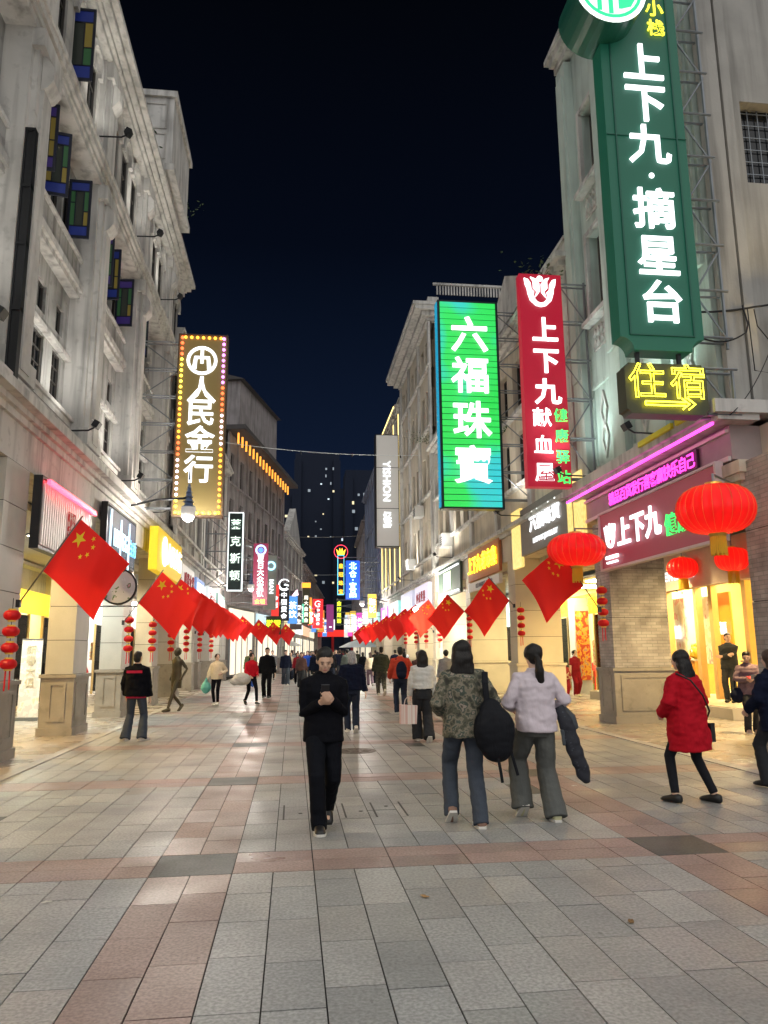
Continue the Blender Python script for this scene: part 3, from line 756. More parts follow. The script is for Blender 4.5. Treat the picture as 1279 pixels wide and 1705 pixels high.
# ------------------------------------------------------------------ street lamps and facade floods (fixtures of the street, plus some added for fill)
LAMPW = em('lamp_glass', (1.0,.95,.85), .10, (.7,.7,.68))
PAGODA = mat('pagoda_blue_enamel', (.10,.16,.30), .4)
def point(parent, loc, e, col, r=.15, name='lamp_light'):
    d = bpy.data.lights.new(name, 'POINT'); d.energy = e; d.color = col; d.shadow_soft_size = r
    o = bpy.data.objects.new(name, d); COL.objects.link(o); o.parent = parent; o.location = loc; return o
def street_lamp(side, Y, xf, label, e=260, z=5.4):
    s = 1 if side == 'L' else -1
    o = empty('street_lamp', (xf, Y, z), 0, label, 'street lamp', 'pagoda topped bracket lamps')
    MB().box(-.06*s if s > 0 else 0,-.12,-.2,.0 if s > 0 else .06,.12,.25).build('wall_plate', DARKMETAL, o)
    MB().tube([(0,0,0),(s*.4,0,.12),(s*1.1,0,.3),(s*1.95,0,.36)], .03, 8).build('arm', DARKMETAL, o, True)
    x = s*1.95
    f = MB()
    for i in range(5): f.lathe([(.19-.03*i, .02+.13*i), (.12-.02*i, .06+.13*i), (.10-.018*i, .14+.13*i)], 10, (x,0,.1))
    f.lathe([(.03,.75),(.012,1.05)], 8, (x,0,.12)).build('pagoda_finial', PAGODA, o)
    g_ = MB().lathe([(.19,.1),(.20,0),(.18,-.15),(.11,-.25),(.03,-.29)], 16, (x,0,0)); g_.build('lamp_bowl', LAMPW, o, True)
    point(o, (x,0,-.45), e, (1.0,.93,.82), .2)
    return o
street_lamp('L', 20.4, -4.8, 'bracket lamp with blue pagoda finial in front of the bulb framed sign')
street_lamp('L', 3.2, -4.8, 'added fill bracket lamp with blue pagoda finial, unseen behind the camera on the left side', 190)  # added out of view to fill the near paving with light
street_lamp('R', 2.0, 7.3, 'added fill bracket lamp with blue pagoda finial, unseen behind the camera on the right side', 170)  # its added counterpart on the right, also fill for the near paving
street_lamp('L', 44.0, -4.4, 'bracket lamp with blue pagoda finial far along the left row', 420)
street_lamp('R', 58.0, 7.2, 'bracket lamp with blue pagoda finial beside the yellow outlined building', 420)
street_lamp('L', 76.0, .3, 'farthest bracket lamp with blue pagoda finial on the left', 420)
def flood(frame, u, y, z, label, e=240, tilt=.35, col=(1,.97,.9), size=1.25):
    p = frame.matrix_basis @ Vector((u, y, z))
    o = empty('floodlight', p, frame.rotation_euler.z, label, 'floodlight', 'facade floodlights')
    MB().cbox((0,0,.12), (.18,.12,.14), (.5,0,0)).build('housing', DARKMETAL, o)
    MB().cbox((0,.035,.185), (.14,.08,.01), (.5,0,0)).build('lens', LAMPW, o)
    MB().tube([(0,0,.08),(0,.15,.0),(0,-y,-.02)], .018, 6).build('bracket', DARKMETAL, o)
    d = bpy.data.lights.new('flood_light', 'SPOT'); d.energy = e; d.color = col; d.spot_size = 2.4; d.spot_blend = .9; d.shadow_soft_size = .25
    l = bpy.data.objects.new('flood_light', d); COL.objects.link(l); l.parent = o; l.location = (0,-.05,.3)
    l.rotation_euler = Vector((0, tilt, 1)).to_track_quat('-Z', 'Y').to_euler()
    return o
for i, Y in enumerate((9.8, 14.8, 19.2, 23.6)):
    flood(L1, U(Y), -.6, 5.95, 'small black floodlight on the ledge over the %s arcade bay' % ('nearest','striped sign','blue sign','yellow sign')[i], 95)
for i, Y in enumerate((10.8, 15.5, 19.6, 23.4)):
    flood(L1, U(Y), -.7, 12.95, 'small black floodlight on the upper left cornice, %s from the camera' % ('first','second','third','fourth')[i], 42)
flood(R1, V(13.0), -1.0, 5.65, 'added small black floodlight on the canopy below the yellow neon box', 120, col=(.75,1,.9))  # added; its green tint stands in for the sign's light on the wall
flood(R1, V(16.5), -1.1, 5.65, 'added small black floodlight on the canopy beside the red sign', 150, col=(.8,1,.95))  # added as well, greenish like the sign glow on this facade
flood(R2, R2L-4.5, -1.0, 5.75, 'added small black floodlight on the ledge above the grey jewellery board', 130)  # added to brighten the pale shop front
flood(R2, 4.5, -1.0, 5.75, 'added small black floodlight on the ledge above the orange market board', 130)  # added to brighten the far half of the same front
flood(R3, 5.5, -1.1, 5.75, 'added small black floodlight below the tall beige building', 260)  # added to lift the tall beige facade
fl = flood(R1, RL+1.4, 2.2, 5.65, 'added amber floodlight on the corner canopy at the right edge', 160, .0, (1.0,.72,.3)); [c for c in fl.children if c.type == 'LIGHT'][0].rotation_euler = Vector((-.55,.1,.8)).to_track_quat('-Z', 'Y').to_euler()  # added; amber beam imitates the neon's yellow glow on the side wall

# ------------------------------------------------------------------ hanging signs
def vsign(name, label, X0, X1, Y, z0, z1, panel, t=.22, xf=None, frame=None, n=5, fw=.05, group=None, notch=0, side=None):
    o = empty(name, ((X0+X1)/2, Y, z0), 0, label, 'sign', group); w, h = X1-X0, z1-z0
    if notch:
        P = []
        for cx, cz, a0 in ((w/2, 0, PI), (w/2, h, 1.5*PI), (-w/2, h, 0), (-w/2, 0, .5*PI)):
            arc_ = [(cx + notch*math.cos(a0 - .5*PI*k/6), cz + notch*math.sin(a0 - .5*PI*k/6)) for k in range(7)]
            P += arc_
        MB().prism(P, -t/2, t/2).build('panel', panel, o)
    else: MB().box(-w/2,-t/2,0,w/2,t/2,h).build('panel', panel, o)
    if frame:
        f = MB(); a = -t/2-.02
        f.box(-w/2-fw,a,-fw,w/2+fw,t/2+.02,0).box(-w/2-fw,a,h,w/2+fw,t/2+.02,h+fw).box(-w/2-fw,a,0,-w/2,t/2+.02,h).box(w/2,a,0,w/2+fw,t/2+.02,h)
        f.build('frame', frame, o)
    if xf is not None:
        br = MB(); xe = xf - (X0+X1)/2; s = 1 if xe > 0 else -1; xs = s*w/2
        for i in range(n):
            z = h*(.04 + .92*i/(n-1))
            for yy in (-t*.35, t*.35): br.tube([(xs,yy,z),(xe,yy,z)], .022, 6)
            if i < n-1:
                z2 = h*(.04 + .92*(i+1)/(n-1))
                br.tube([(xs,0,z),(xe,0,z2)] if i % 2 else [(xs,0,z2),(xe,0,z)], .018, 6)
        br.tube([(xe-s*.03,0,h*.02),(xe-s*.03,0,h*.98)], .03, 6)
        br.build('bracket', GREYMETAL, o)
    return o, w, h
def ring(mb, cx, cz, r0, r1, y0, y1, n=28):
    for i in range(n):
        a, b_ = 2*PI*i/n, 2*PI*(i+1)/n
        mb.prism([(cx+r0*math.cos(a),cz+r0*math.sin(a)),(cx+r1*math.cos(a),cz+r1*math.sin(a)),(cx+r1*math.cos(b_),cz+r1*math.sin(b_)),(cx+r0*math.cos(b_),cz+r0*math.sin(b_))], y0, y1)
def gold_logo(par, cx, cz, r, y, m):
    b = MB(); ring(b, cx, cz, r*.80, r, y-.03, y)
    for s in (-1, 1):
        b.prism([(cx+s*r*.62,cz-r*.48),(cx+s*r*.36,cz-r*.62),(cx+s*r*.30,cz+r*.25),(cx+s*r*.5,cz+r*.3)], y-.03, y)
    b.box(cx-r*.5,y-.032,cz+r*.12,cx+r*.5,y-.002,cz+r*.3); b.box(cx-r*.1,y-.034,cz-r*.2,cx+r*.1,y-.004,cz+r*.78)
    b.build('emblem', m, par)
# left: bulb framed sign
OLIVE = em('olive_lit_panel', (.17,.12,.035), .32, (.12,.09,.03))
s, w, h = vsign('hanging_sign', 'olive hanging sign with white characters framed by coloured bulbs', -3.42, -2.06, 21.5, 5.45, 10.85, OLIVE, .3, -4.5, None, 7)
f = MB().box(-w/2-.03,-.2,-.03,w/2+.03,.15,0).box(-w/2-.03,-.2,h,w/2+.03,.15,h+.03).box(-w/2-.03,-.2,0,-w/2,.15,h).box(w/2,-.2,0,w/2+.03,.15,h)
f.build('frame', mat('brown_frame', (.08,.05,.03), .5), s)
BULB = [em('bulb_red', (1,.10,.03), 2.6), em('bulb_orange', (1,.33,.03), 2.6), em('bulb_yellow', (1,.72,.06), 2.6), em('bulb_violet', (.85,.2,1), 2.4), em('bulb_pink', (1,.65,.8), 2.6)]
bme = MB().ell((0,0,0), (.045,.045,.045), 8, 6).mesh('bulb', True)
pts = [(-w/2+.08, z) for z in [h*(i+.5)/32 for i in range(32)]] + [(w/2-.08, z) for z in [h*(i+.5)/32 for i in range(32)]]
pts += [(x, h-.07) for x in [-w/2+w*(i+1)/8 for i in range(7)]] + [(x, .07) for x in [-w/2+w*(i+1)/8 for i in range(7)]]
for i, (x, z) in enumerate(pts):
    q = z/h
    if x > w/2-.1: k = 3 if q > .72 else (0 if q > .55 else (4 if q > .36 else 1))
    elif x < -w/2+.1: k = 0 if q > .86 else (2 if q > .62 else (1 if q > .42 else (0 if q > .3 else (4 if q > .1 else 2))))
    else: k = 1 if z > 1 else 2
    inst('bulb', bme, BULB[k], s, (x,-.18,z))
gold_logo(s, -.02, h-.78, .44, -.16, WHITE_L)
for ch, z in zip('人民金行', (3.72, 3.05, 2.22, 1.35)): letters(s, ch, 0, -.19, z, .82, WHITE_L, bold=.03)
# smaller left signs
BLK = mat('black_green_acrylic', (.012,.03,.028), .35)
s, w, h = vsign('hanging_sign', 'narrow black hanging sign in a white lit frame with four characters', -3.25, -2.6, 38, 4.7, 8.56, BLK, .25, -4.4, em('white_frame_light', (.85,.95,.95), .9))
letters(s, '莱克斯顿', 0, -.16, h*.52, .52, em('pale_green_letters', (.75,.95,.8), 1.0), step=.86)
MAR = em('maroon_lit_panel', (.20,.018,.05), .7)
s, w, h = vsign('hanging_sign', 'maroon hanging sign with round emblem and white characters on the left row', -2.5, -1.6, 47, 4.5, 8.32, MAR, .25, -4.3, None)
letters(s, '夏日大众宝镇', 0, -.16, h*.47, .42, WHITE_L, step=.43, bold=.04)
em_ = MB(); ring(em_, 0, h-.42, .24, .33, -.18, -.13); em_.build('emblem', em('cyan_emblem', (.35,.75,1), 1.5), s)
MB().ell((0,-.13,h-.42), (.16,.03,.16), 12, 6).build('emblem_core', em('blue_emblem', (.08,.25,.9), 1.0), s)
letters(s, '金银', 0, -.16, .22, .3, em('amber_letters', (1,.6,.05), 1.6), False)
s, w, h = vsign('hanging_sign', 'grey green hanging sign with blue ring emblem behind the maroon one', -1.95, -1.15, 50, 4.4, 7.96, mat('grey_green_panel', (.35,.40,.36), .6), .25, -4.0, None)
em_ = MB(); ring(em_, .05, h-.7, .2, .3, -.18, -.13); em_.build('emblem', MATS['cyan_emblem'], s)
word(s, 'MAN', .1, -.16, h*.42, .3, WHITE_L, None, PI/2)
s, w, h = vsign('hanging_sign', 'black hanging sign with white swirl and four characters in the left distance', -1.2, -.35, 63, 4.2, 7.3, mat('black_acrylic', (.02,.022,.025), .4), .25, -1.4, None)
def swirl(par, cx, cz, r, y, m):
    b = MB()
    for i in range(18):
        a, b_ = .6+4.9*i/18, .6+4.9*(i+1)/18; t0, t1 = r*(.12+.3*i/18), r*(.12+.3*(i+1)/18)
        b.prism([(cx+(r-t0)*math.cos(a),cz+(r-t0)*math.sin(a)),(cx+r*math.cos(a),cz+r*math.sin(a)),(cx+r*math.cos(b_),cz+r*math.sin(b_)),(cx+(r-t1)*math.cos(b_),cz+(r-t1)*math.sin(b_))], y-.04, y)
    b.prism([(cx-r*.1,cz-r*.05),(cx+r*.7,cz-r*.25),(cx+r*.75,cz+.0),(cx+r*.1,cz+r*.2)], y-.05, y-.01); b.build('emblem', m, par)
swirl(s, 0, h-.15, .5, -.14, WHITE_L)
letters(s, '中国黄金', 0, -.16, h*.4, .5, WHITE_L, step=.58, bold=.03)
s, w, h = vsign('hanging_sign', 'grey hanging sign with pink crest and two columns of white characters', -.3, .75, 67, 3.6, 7.0, mat('grey_brown_panel', (.10,.08,.075), .6), .2, -.9, None)
letters(s, '周六福', -.25, -.14, h*.4, .46, WARM_L, step=.6, bold=.03); letters(s, '周大生', .27, -.14, h*.38, .46, WARM_L, step=.6, bold=.03)
MB().prism([(-.4,h-.5),(-.1,h-.9),(-.2,h-.2),(.1,h+.1),(.2,h-.4)], -.16, -.11).build('crest', em('pink_white_crest', (1,.75,.85), 1.4), s)
s, w, h = vsign('hanging_sign', 'olive hanging sign with orange cap and five pale characters far left', .85, 1.5, 71, 4.2, 7.6, mat('olive_panel', (.10,.095,.05), .6), .2, -.2, None)
letters(s, '周大金黄金', 0, -.14, h*.42, .42, WARM_L, step=.52); MB().box(-.4,-.2,h,.4,.2,h+.45).build('cap', em('orange_cap', (1,.35,.03), 1.2), s)
s, w, h = vsign('hanging_sign', 'red lit hanging sign with white swirl and four characters at the street end', 2.15, 3.3, 85, 4.27, 7.5, em('red_lit_panel', (.85,.01,.015), .8), .3, 1.2, None)
swirl(s, 0, h-.55, .36, -.17, WHITE_L); letters(s, '中国黄金', 0, -.19, h*.38, .42, WHITE_L, step=.5, bold=.03)
s, w, h = vsign('hanging_sign', 'plain purple glowing panel at the street end', 3.9, 4.75, 90, 4.0, 7.2, em('purple_panel', (.16,.02,.11), .8), .2, 1.7, None)
MB().box(-.1,-.14,.5,.2,-.11,.62).build('lettering', WHITE_L, s)
s, w, h = vsign('lit_box_sign', 'small yellow green lit shop box above the left flags', -2.0, -.9, 57, 2.95, 4.3, mat('dark_green_panel', (.04,.05,.03), .6), .3, -2.4, None, 3)
letters(s, '鞋服', 0, -.17, h*.6, .52, em('lime_letters', (.75,1,.02), 1.6), False, step=.52, bold=.04)
# right: tall green sign with drum, neon box below
GRN = em('green_lit_panel', (.006,.10,.058), .12, (.01,.12,.075))
GRN2 = mat('green_enamel', (.012,.11,.075), .35)
s, w, h = vsign('tall_hanging_sign', 'tall dark green hanging sign with white characters on the right', 5.22, 6.66, 11.1, 6.41, 13.7, GRN, .34, 7.2, None, 9, notch=.22)
f = MB()
for x in (-w/2+.17, w/2-.17): f.box(x-.012,-.195,.25,x+.012,-.172,h-.25)
f.box(-w/2+.185,-.192,.25,w/2-.185,-.173,.27); f.box(-w/2,-.19,3.9,w/2,-.173,3.912)
f.build('rim', GRN2, s)
for ch, z in zip('上下九', (5.37, 4.57, 3.76)): letters(s, ch, .03, -.2, z, .76, WHITE_L, bold=.026)
MB().ell((.03,-.19,3.16), (.05,.03,.05), 10, 6).build('dot', WHITE_L, s)
for ch, z in zip('摘星台', (2.54, 1.68, .85)): letters(s, ch, .03, -.2, z, .76, WHITE_L, bold=.026)
for ch, z in zip('天小栈', (6.88, 6.50, 6.10)): letters(s, ch, .33, -.2, z, .33, YEL_L, bold=.03)
d = empty('drum_sign', (5.25, 10.75, 12.72), 0, 'round drum sign with a green and white emblem above the tall green sign', 'sign')
n = 36
MB().rings([[(.62*math.cos(2*PI*j/n), y, .62*math.sin(2*PI*j/n)) for j in range(n)] for y in (-.3,.55)], True).build('drum', GRN2, d, False)
q = MB(); ring(q, 0, 0, .575, .625, -.32, -.29); q.build('rim', em('white_rim', (.9,1,.95), 1.3), d)
MB().prism([(.575*math.cos(2*PI*j/n), .575*math.sin(2*PI*j/n)) for j in range(n)], -.306, -.301).build('face', em('white_face', (.85,.92,.86), .75), d)
GE = em('green_emblem', (.02,.55,.24), .8)
q = MB(); ring(q, 0, 0, .49, .55, -.316, -.308); q.box(-.26,-.316,-.42,-.18,-.308,.4); q.box(-.06,-.316,-.47,.02,-.308,.42); q.box(.02,-.315,-.08,.16,-.309,-.03)
q.box(.12,-.314,-.36,.17,-.3085,-.08); q.prism([(.17,-.36),(.34,-.3),(.44,-.12),(.36,.02),(.26,-.06),(.2,.04),(.17,-.02)], -.316, -.308); q.build('emblem', GE, d)
nb, w, h = vsign('neon_box_sign', 'small olive box with yellow neon outline characters and an arrow', 5.23, 6.62, 11.05, 5.32, 6.17, mat('olive_black_box', (.05,.055,.03), .45), .3, 7.2, None, 2, notch=.07)
NEON = em('yellow_neon', (1.0,.86,.03), 5.0)
for ch, x in (('住',-.35),('宿',.35)):
    me_, _ = glyph(ch, 0, 0, 'outline'); inst('neon_character', me_, NEON, nb, (x,-.2,.54), (0,0,0), (.62,.62,.6))
tb = MB()
def npath(P): tb.tube([(p[0],-.2,p[1]) for p in P], .012, 6)
npath([(-.4,.13),(.28,.13)]); npath([(-.4,.19),(.28,.19)]); npath([(-.4,.13),(-.4,.19)]); npath([(.22,.07),(.34,.16),(.22,.25)]); npath([(.32,.07),(.44,.16),(.32,.25)])
tb.build('neon_arrow', NEON, nb, True)
MB().box(-.42,-.03,h,-.36,.03,h+.28).build('hanger', DARKMETAL, nb); MB().box(.3,-.03,h,.36,.03,h+.28).build('hanger', DARKMETAL, nb)
# right: red sign
RED = em('crimson_lit_panel', (.30,.005,.020), .62)
s, w, h = vsign('hanging_sign', 'crimson hanging sign with white flower emblem and green small characters', 5.5, 6.58, 17.0, 5.45, 10.92, RED, .25, 7.25, None, 6)
def tulip(par, cx, cz, k, y, m):
    b = MB()
    for s_ in (-1, 1):
        b.prism([(cx+s_*x*k, cz+z*k) for x, z in ((.0,-.5),(.16,-.46),(.33,-.3),(.40,-.08),(.42,.08),(.47,.2),(.5,.42),(.38,.38),(.30,.25),(.28,.05),(.20,-.02),(.22,-.12),(.18,-.26),(.1,-.35),(0,-.38))], y-.04, y)
        b.prism([(cx+s_*x*k, cz+z*k) for x, z in ((.03,-.02),(.03,.25),(.14,.40),(.30,.46),(.22,.32),(.22,.1),(.12,-.0),(.17,-.2),(.10,-.12))], y-.045, y-.003)
    b.ell((cx,y-.02,cz+.42*k), (.10*k,.02,.10*k), 12, 6); b.build('emblem', m, par)
tulip(s, -.02, h-.48, .82, -.14, WHITE_L)
for ch, z in zip('上下九', (3.98, 3.18, 2.38)): letters(s, ch, .05, -.16, z, .66, WHITE_L, bold=.05)
for ch, z in zip('献血屋', (1.72, 1.03, .36)): letters(s, ch, -.13, -.16, z, .48, WHITE_L, bold=.02)
for ch, z in zip('健康驿站', (1.78, 1.26, .74, .24)): letters(s, ch, .34, -.16, z, .34, GRN_L, bold=.02)
# right: green-blue display sign made of lit slats
s, w, h = vsign('hanging_sign', 'big green and cyan lit slatted sign with four white characters', 4.45, 6.3, 22.0, 5.9, 12.55, mat('black_back', (.01,.02,.02), .5), .3, 7.3, mat('teal_black_frame', (.01,.03,.035), .4), 8)
SL = em_noise('led_display', [(0.0,(.01,.40,.62)),(1.0,(.03,.75,.10)),(.36,(.02,.50,.45)),(.46,(.015,.60,.09)),(.64,(.01,.55,.05)),(.76,(.45,.65,.03))], .55, .72, (1,1,.7), 'World')
SB = em('cyan_side_led', (.01,.26,.42), .6)
N_ = 34; sl = MB().box(-w/2+.03,-.03,0,w/2-.03,.0,h/N_*.86).mesh('slat'); ss = MB().box(-.03,-.14,0,0,.14,h/N_*.86).mesh('slat')
for i in range(N_):
    inst('slat', sl, SL, s, (0,-.155,h*i/N_+.012)); inst('side_slat', ss, SB, s, (-w/2-.055,0,h*i/N_+.012))
for ch, z in zip('六福珠寶', (5.55, 4.2, 2.75, 1.32)): letters(s, ch, .02, -.24, z, 1.2, WHITE_L, bold=.03)
# right: grey box sign
GREYBOX = em('grey_box_panel', (.32,.31,.29), .25, (.5,.48,.45))
s, w, h = vsign('hanging_sign', 'tall grey box sign with white lettering running downwards', 5.5, 7.0, 50.0, 8.6, 16.3, GREYBOX, .9, 7.3, mat('black_edge', (.01,.01,.01), .5), 3)
word(s, 'YISHION', -.05, -.5, h*.58, .52, WHITE_L, 3.0, PI/2); 
for ch, z in (('以', h*.27), ('纯', h*.2)):
    me_, _ = glyph(ch, .02); inst('character', me_, WHITE_L, s, (-.02,-.5,z), (0,PI/2,0), (.6,.4,.6))
MB().box(-w/2,-.456,h*.33,w/2,-.452,h*.335).box(-w/2,-.456,h*.7,w/2,-.452,h*.705).build('seam', MATS['black_edge'], s)
s, w, h = vsign('hanging_sign', 'bright blue lit sign with cyan characters on the right far row', 4.28, 5.4, 62, 5.9, 9.07, em('blue_lit_panel', (.01,.08,.75), .9), .4, 7.2, None)
CY = em('cyan_letters', (.5,.95,1), 1.7)
for ch, z in zip('北仓宜品', (2.75, 2.08, 1.08, .45)): letters(s, ch, 0, -.22, z, .62, CY, bold=.05)
MB().ell((0,-.22,1.58), (.06,.03,.06), 8, 6).build('dot', CY, s)
s, w, h = vsign('hanging_sign', 'slim neon sign topped by an orange crown beside the blue sign', 3.86, 4.35, 66, 6.6, 10.0, mat('dark_panel', (.03,.02,.04), .5), .3, 7.3, em('neon_border', (.15,.7,.9), 1.0), fw=.04)
letters(s, '皇冠珠宝', .0, -.18, h*.4, .42, em('orange_neon', (1,.45,.03), 1.8), step=.75)
q = MB().prism([(-.3,0),(.3,0),(.42,.5),(.2,.25),(.1,.6),(0,.28),(-.1,.6),(-.2,.25),(-.42,.5)], -.2, -.12); q.v = [(x,y,z+h+.1) for x,y,z in q.v]; q.build('crown', MATS['orange_neon'], s)
q = MB(); ring(q, 0, h+.35, .58, .62, -.18, -.12, 20); q.build('crown_ring', em('red_neon', (1,.05,.1), 1.5), s)
s, w, h = vsign('hanging_sign', 'slim lime lit sign below the crown sign', 3.75, 4.15, 66, 3.9, 6.2, mat('dark_panel2', (.03,.04,.02), .5), .3, 7.3, None)
letters(s, '金行足浴', 0, -.18, h*.5, .38, MATS['lime_letters'], step=.5)

# ------------------------------------------------------------------ shop boards on the facades
def board(side, Y0, Y1, xf, z0, z1, label, m, out=.0, t=.1, name='shop_sign', rim=None):
    o, L_ = lrow(Y0, Y1, xf, xf, side, name, label, 'sign'); o.location.z = z0
    MB().box(0,-out-t,0,L_,-out,z1-z0).build('panel', m, o)
    if rim:
        y0, y1, h = -out-t-.04, -out+.01, z1-z0
        MB().box(-.05,y0,-.05,L_+.05,y1,0).box(-.05,y0,h,L_+.05,y1,h+.05).box(-.05,y0,0,0,y1,h).box(L_,y0,0,L_+.05,y1,h).build('rim', rim, o)
    return o, L_, z1-z0, -out-t
o, L_, h, y = board('L', 13.25, 16.35, -4.45, 3.45, 4.62, 'white slatted shop board washed red from its top, left arcade', mat('white_backing', (.5,.47,.45), .7), rim=DARKMETAL)
WS = mat('white_slat', (.75,.72,.70), .5)
sm = MB().box(-.035,-.06,0,.035,0,h-.1).mesh('slat')
for i in range(24): inst('slat', sm, WS, o, (.07+i*(L_-.1)/24, y, .02))
MB().box(0,y-.16,h-.1,L_,y-.1,h-.02).build('light_strip', em('red_led', (1,.03,.06), 5.0), o)
MB().box(L_*.47,y-.09,.3,L_*.6,y-.06,.85).build('emblem_plate', pattern('red_print', [(0,(.5,.05,.05)),(.5,(.6,.5,.45))], 18), o)
o, L_, h, y = board('L', 17.7, 20.8, -4.42, 3.85, 5.05, 'dark slatted shop board with blue white lit lettering, left arcade', mat('blue_grey_backing', (.06,.065,.085), .6), rim=DARKMETAL)
sm2 = MB().box(-.02,-.05,0,.02,0,h-.06).mesh('slat'); SD = mat('blue_grey_slat', (.10,.11,.14), .5)
for i in range(30): inst('slat', sm2, SD, o, (.05+i*(L_-.08)/30, y, .02))
BL = em('blue_white_letters', (.55,.85,1), 1.1); BL2 = em('blue_letters', (.12,.5,1), 1.3)
word(o, 'ISSTEG', L_*.40, y-.09, h*.42, .42, BL, 1.5, 0, .02); letters(o, '白秀', L_*.82, y-.09, h*.40, .42, BL2, False, bold=.03)
MB().box(.12,y-.1,.12,.18,y-.07,h-.1).box(L_*.38,y-.1,-.25,L_*.38+.05,y-.07,h*.85).box(L_*.68,y-.1,-.3,L_*.68+.05,y-.07,h*.9).build('light_bar', BL, o)
o, L_, h, y = board('L', 22.6, 27.4, -4.3, 4.05, 5.35, 'bright yellow shop board with white and red characters, left arcade', em('yellow_lit_panel', (.90,.58,.01), .34), out=.05, t=.25)
gold_logo(o, 1.1, h*.52, .46, y-.02, WHITE_L); letters(o, '人民金行', 3.0, y-.05, h*.52, .72, WARM_L, False, step=.75, bold=.035)
o, L_, h, y = board('R', 11.5, 16.35, 7.1, 3.42, 4.66, 'maroon shop board with white flower emblem on the right corner arcade', em('maroon_shop_panel', (.16,.02,.035), .35, (.26,.05,.07)), rim=mat('pale_rim', (.6,.5,.5), .5))
tulip(o, .62, h*.55, .55, y-.04, WHITE_L); MB().box(.32,y-.07,.18,.92,y-.02,.25).box(.36,y-.07,.08,.88,y-.02,.12).build('rule', WHITE_L, o)
letters(o, '上下九', 1.95, y-.05, h*.55, .62, WHITE_L, False, step=.66, bold=.05); letters(o, '健康驿站', 4.0, y-.05, h*.4, .42, GRN_L, False, bold=.04)
o, L_, h, y = board('R', 12.2, 16.0, 7.14, 4.78, 5.14, 'magenta dot display with running characters above the maroon board', mat('display_black', (.05,.015,.04), .5), t=.05)
letters(o, '精品百货发行喜客赢快乐自己', L_/2, y-.02, h/2, .3, em('magenta_dots', (1,.05,.55), 1.5), False, step=.285, bold=.02)
o, L_, h, y = board('R', 18.1, 22.6, 7.15, 4.5, 5.95, 'grey jewellery board with white characters between gold panels', mat('taupe_panel', (.20,.18,.165), .6))
letters(o, '六福珠寶', 2.35, y-.05, h*.62, .62, WHITE_L, False, step=.66, bold=.03); word(o, 'LUKFOOK JEWELLERY', 2.35, y-.04, h*.2, .2, WHITE_L, 2.7)
GP = em_noise('gold_lattice_light', [(0,(.5,.28,.05)),(1,(1.0,.78,.30)),(.5,(.85,.58,.16))], 14, .75, (2,2,.7))
MB().box(-1.0,y,-.3,-.05,0,h+.1).build('gold_panel', GP, o); MB().box(L_+.02,y,-.3,L_-.9 if False else L_+.6,0,h+.1).build('gold_panel', GP, o)
MB().box(L_*.92,y-.03,-.2,L_*.99,y-.001,h).build('gold_panel', GP, o)
o, L_, h, y = board('R', 25.2, 29.9, 7.15, 4.35, 5.5, 'orange brown market board with glowing yellow characters', mat('terracotta_board', (.42,.15,.06), .6))
letters(o, '上下九老市集', L_/2, y-.05, h*.52, .68, em('golden_neon', (1,.72,.02), 2.2), False, step=.72, bold=.045)
MB().box(0,y-.02,-.42,L_,-.0,-.08).build('white_strip', mat('white_strip_board', (.7,.68,.66), .5), o)
word(o, 'OLD MARKET  BAZAAR', L_*.55, y-.03, -.25, .17, mat('grey_print', (.15,.15,.18), .6), 2.8)
o, L_, h, y = board('R', 31.4, 36.2, 7.15, 4.1, 5.5, 'green and white scaffold-like shop board past the market board', mat('dark_green_board', (.06,.09,.07), .6))
MB().box(.2,y-.06,.1,L_-.2,y-.01,.16).box(.2,y-.06,h-.2,L_-.2,y-.01,h-.14).build('white_rail', WHITE_L, o); MB().box(L_*.3,y-.05,.3,L_*.62,y-.02,1.1).build('lit_plate', em('pale_green_plate', (.75,.95,.55), .9), o)
for i, (side, Y0, Y1, xa, z0, z1, c, lab) in enumerate((
    ('L', 29.2, 32.6, -4.4, 3.9, 5.0, (.6,.55,.5), 'pale lit shop board under the bulb framed sign'), ('L', 33.4, 36.4, -4.4, 3.9, 4.9, (.15,.25,.5), 'blue lit shop board past the pale one on the left'),
    ('L', 37.8, 41.2, -4.35, 3.8, 4.9, (.7,.75,.75), 'white lit shop board below the black sign'), ('L', 42.2, 46.2, -4.3, 3.8, 4.9, (.3,.45,.4), 'green grey lit shop board left of the maroon sign'),
    ('R', 38.6, 43.0, 7.15, 3.9, 5.2, (.65,.6,.75), 'lilac lit shop canopy board past the white bright lamp'), ('R', 44, 48.6, 7.15, 3.9, 5.2, (.5,.5,.62), 'grey violet lit shop board below the grey box sign'),
    ('R', 50, 55, 7.15, 3.9, 5.0, (.35,.8,.75), 'turquoise lit shop board on the right far row'), ('R', 56, 60, 7.15, 3.9, 5.0, (.7,.1,.8), 'violet lit shop board on the right far row'),
    ('R', 63, 70, 7.2, 3.8, 4.9, (.5,.9,.8), 'mint lit shop board under the blue sign'))):
    o, L_, h, y = board(side, Y0, Y1, xa, z0, z1, lab, em('board_light_%d' % i, c, .55), t=.2)
    letters(o, ('时尚女装','鞋帽皮具','百货商场','精品服饰','内衣世界','名品折扣','美妆','甜品','凉茶')[i], L_/2, y-.04, h*.5, .6, WHITE_L if i % 2 else mat('dark_red_letters', (.4,.02,.03), .5), False, step=.75, bold=.03)
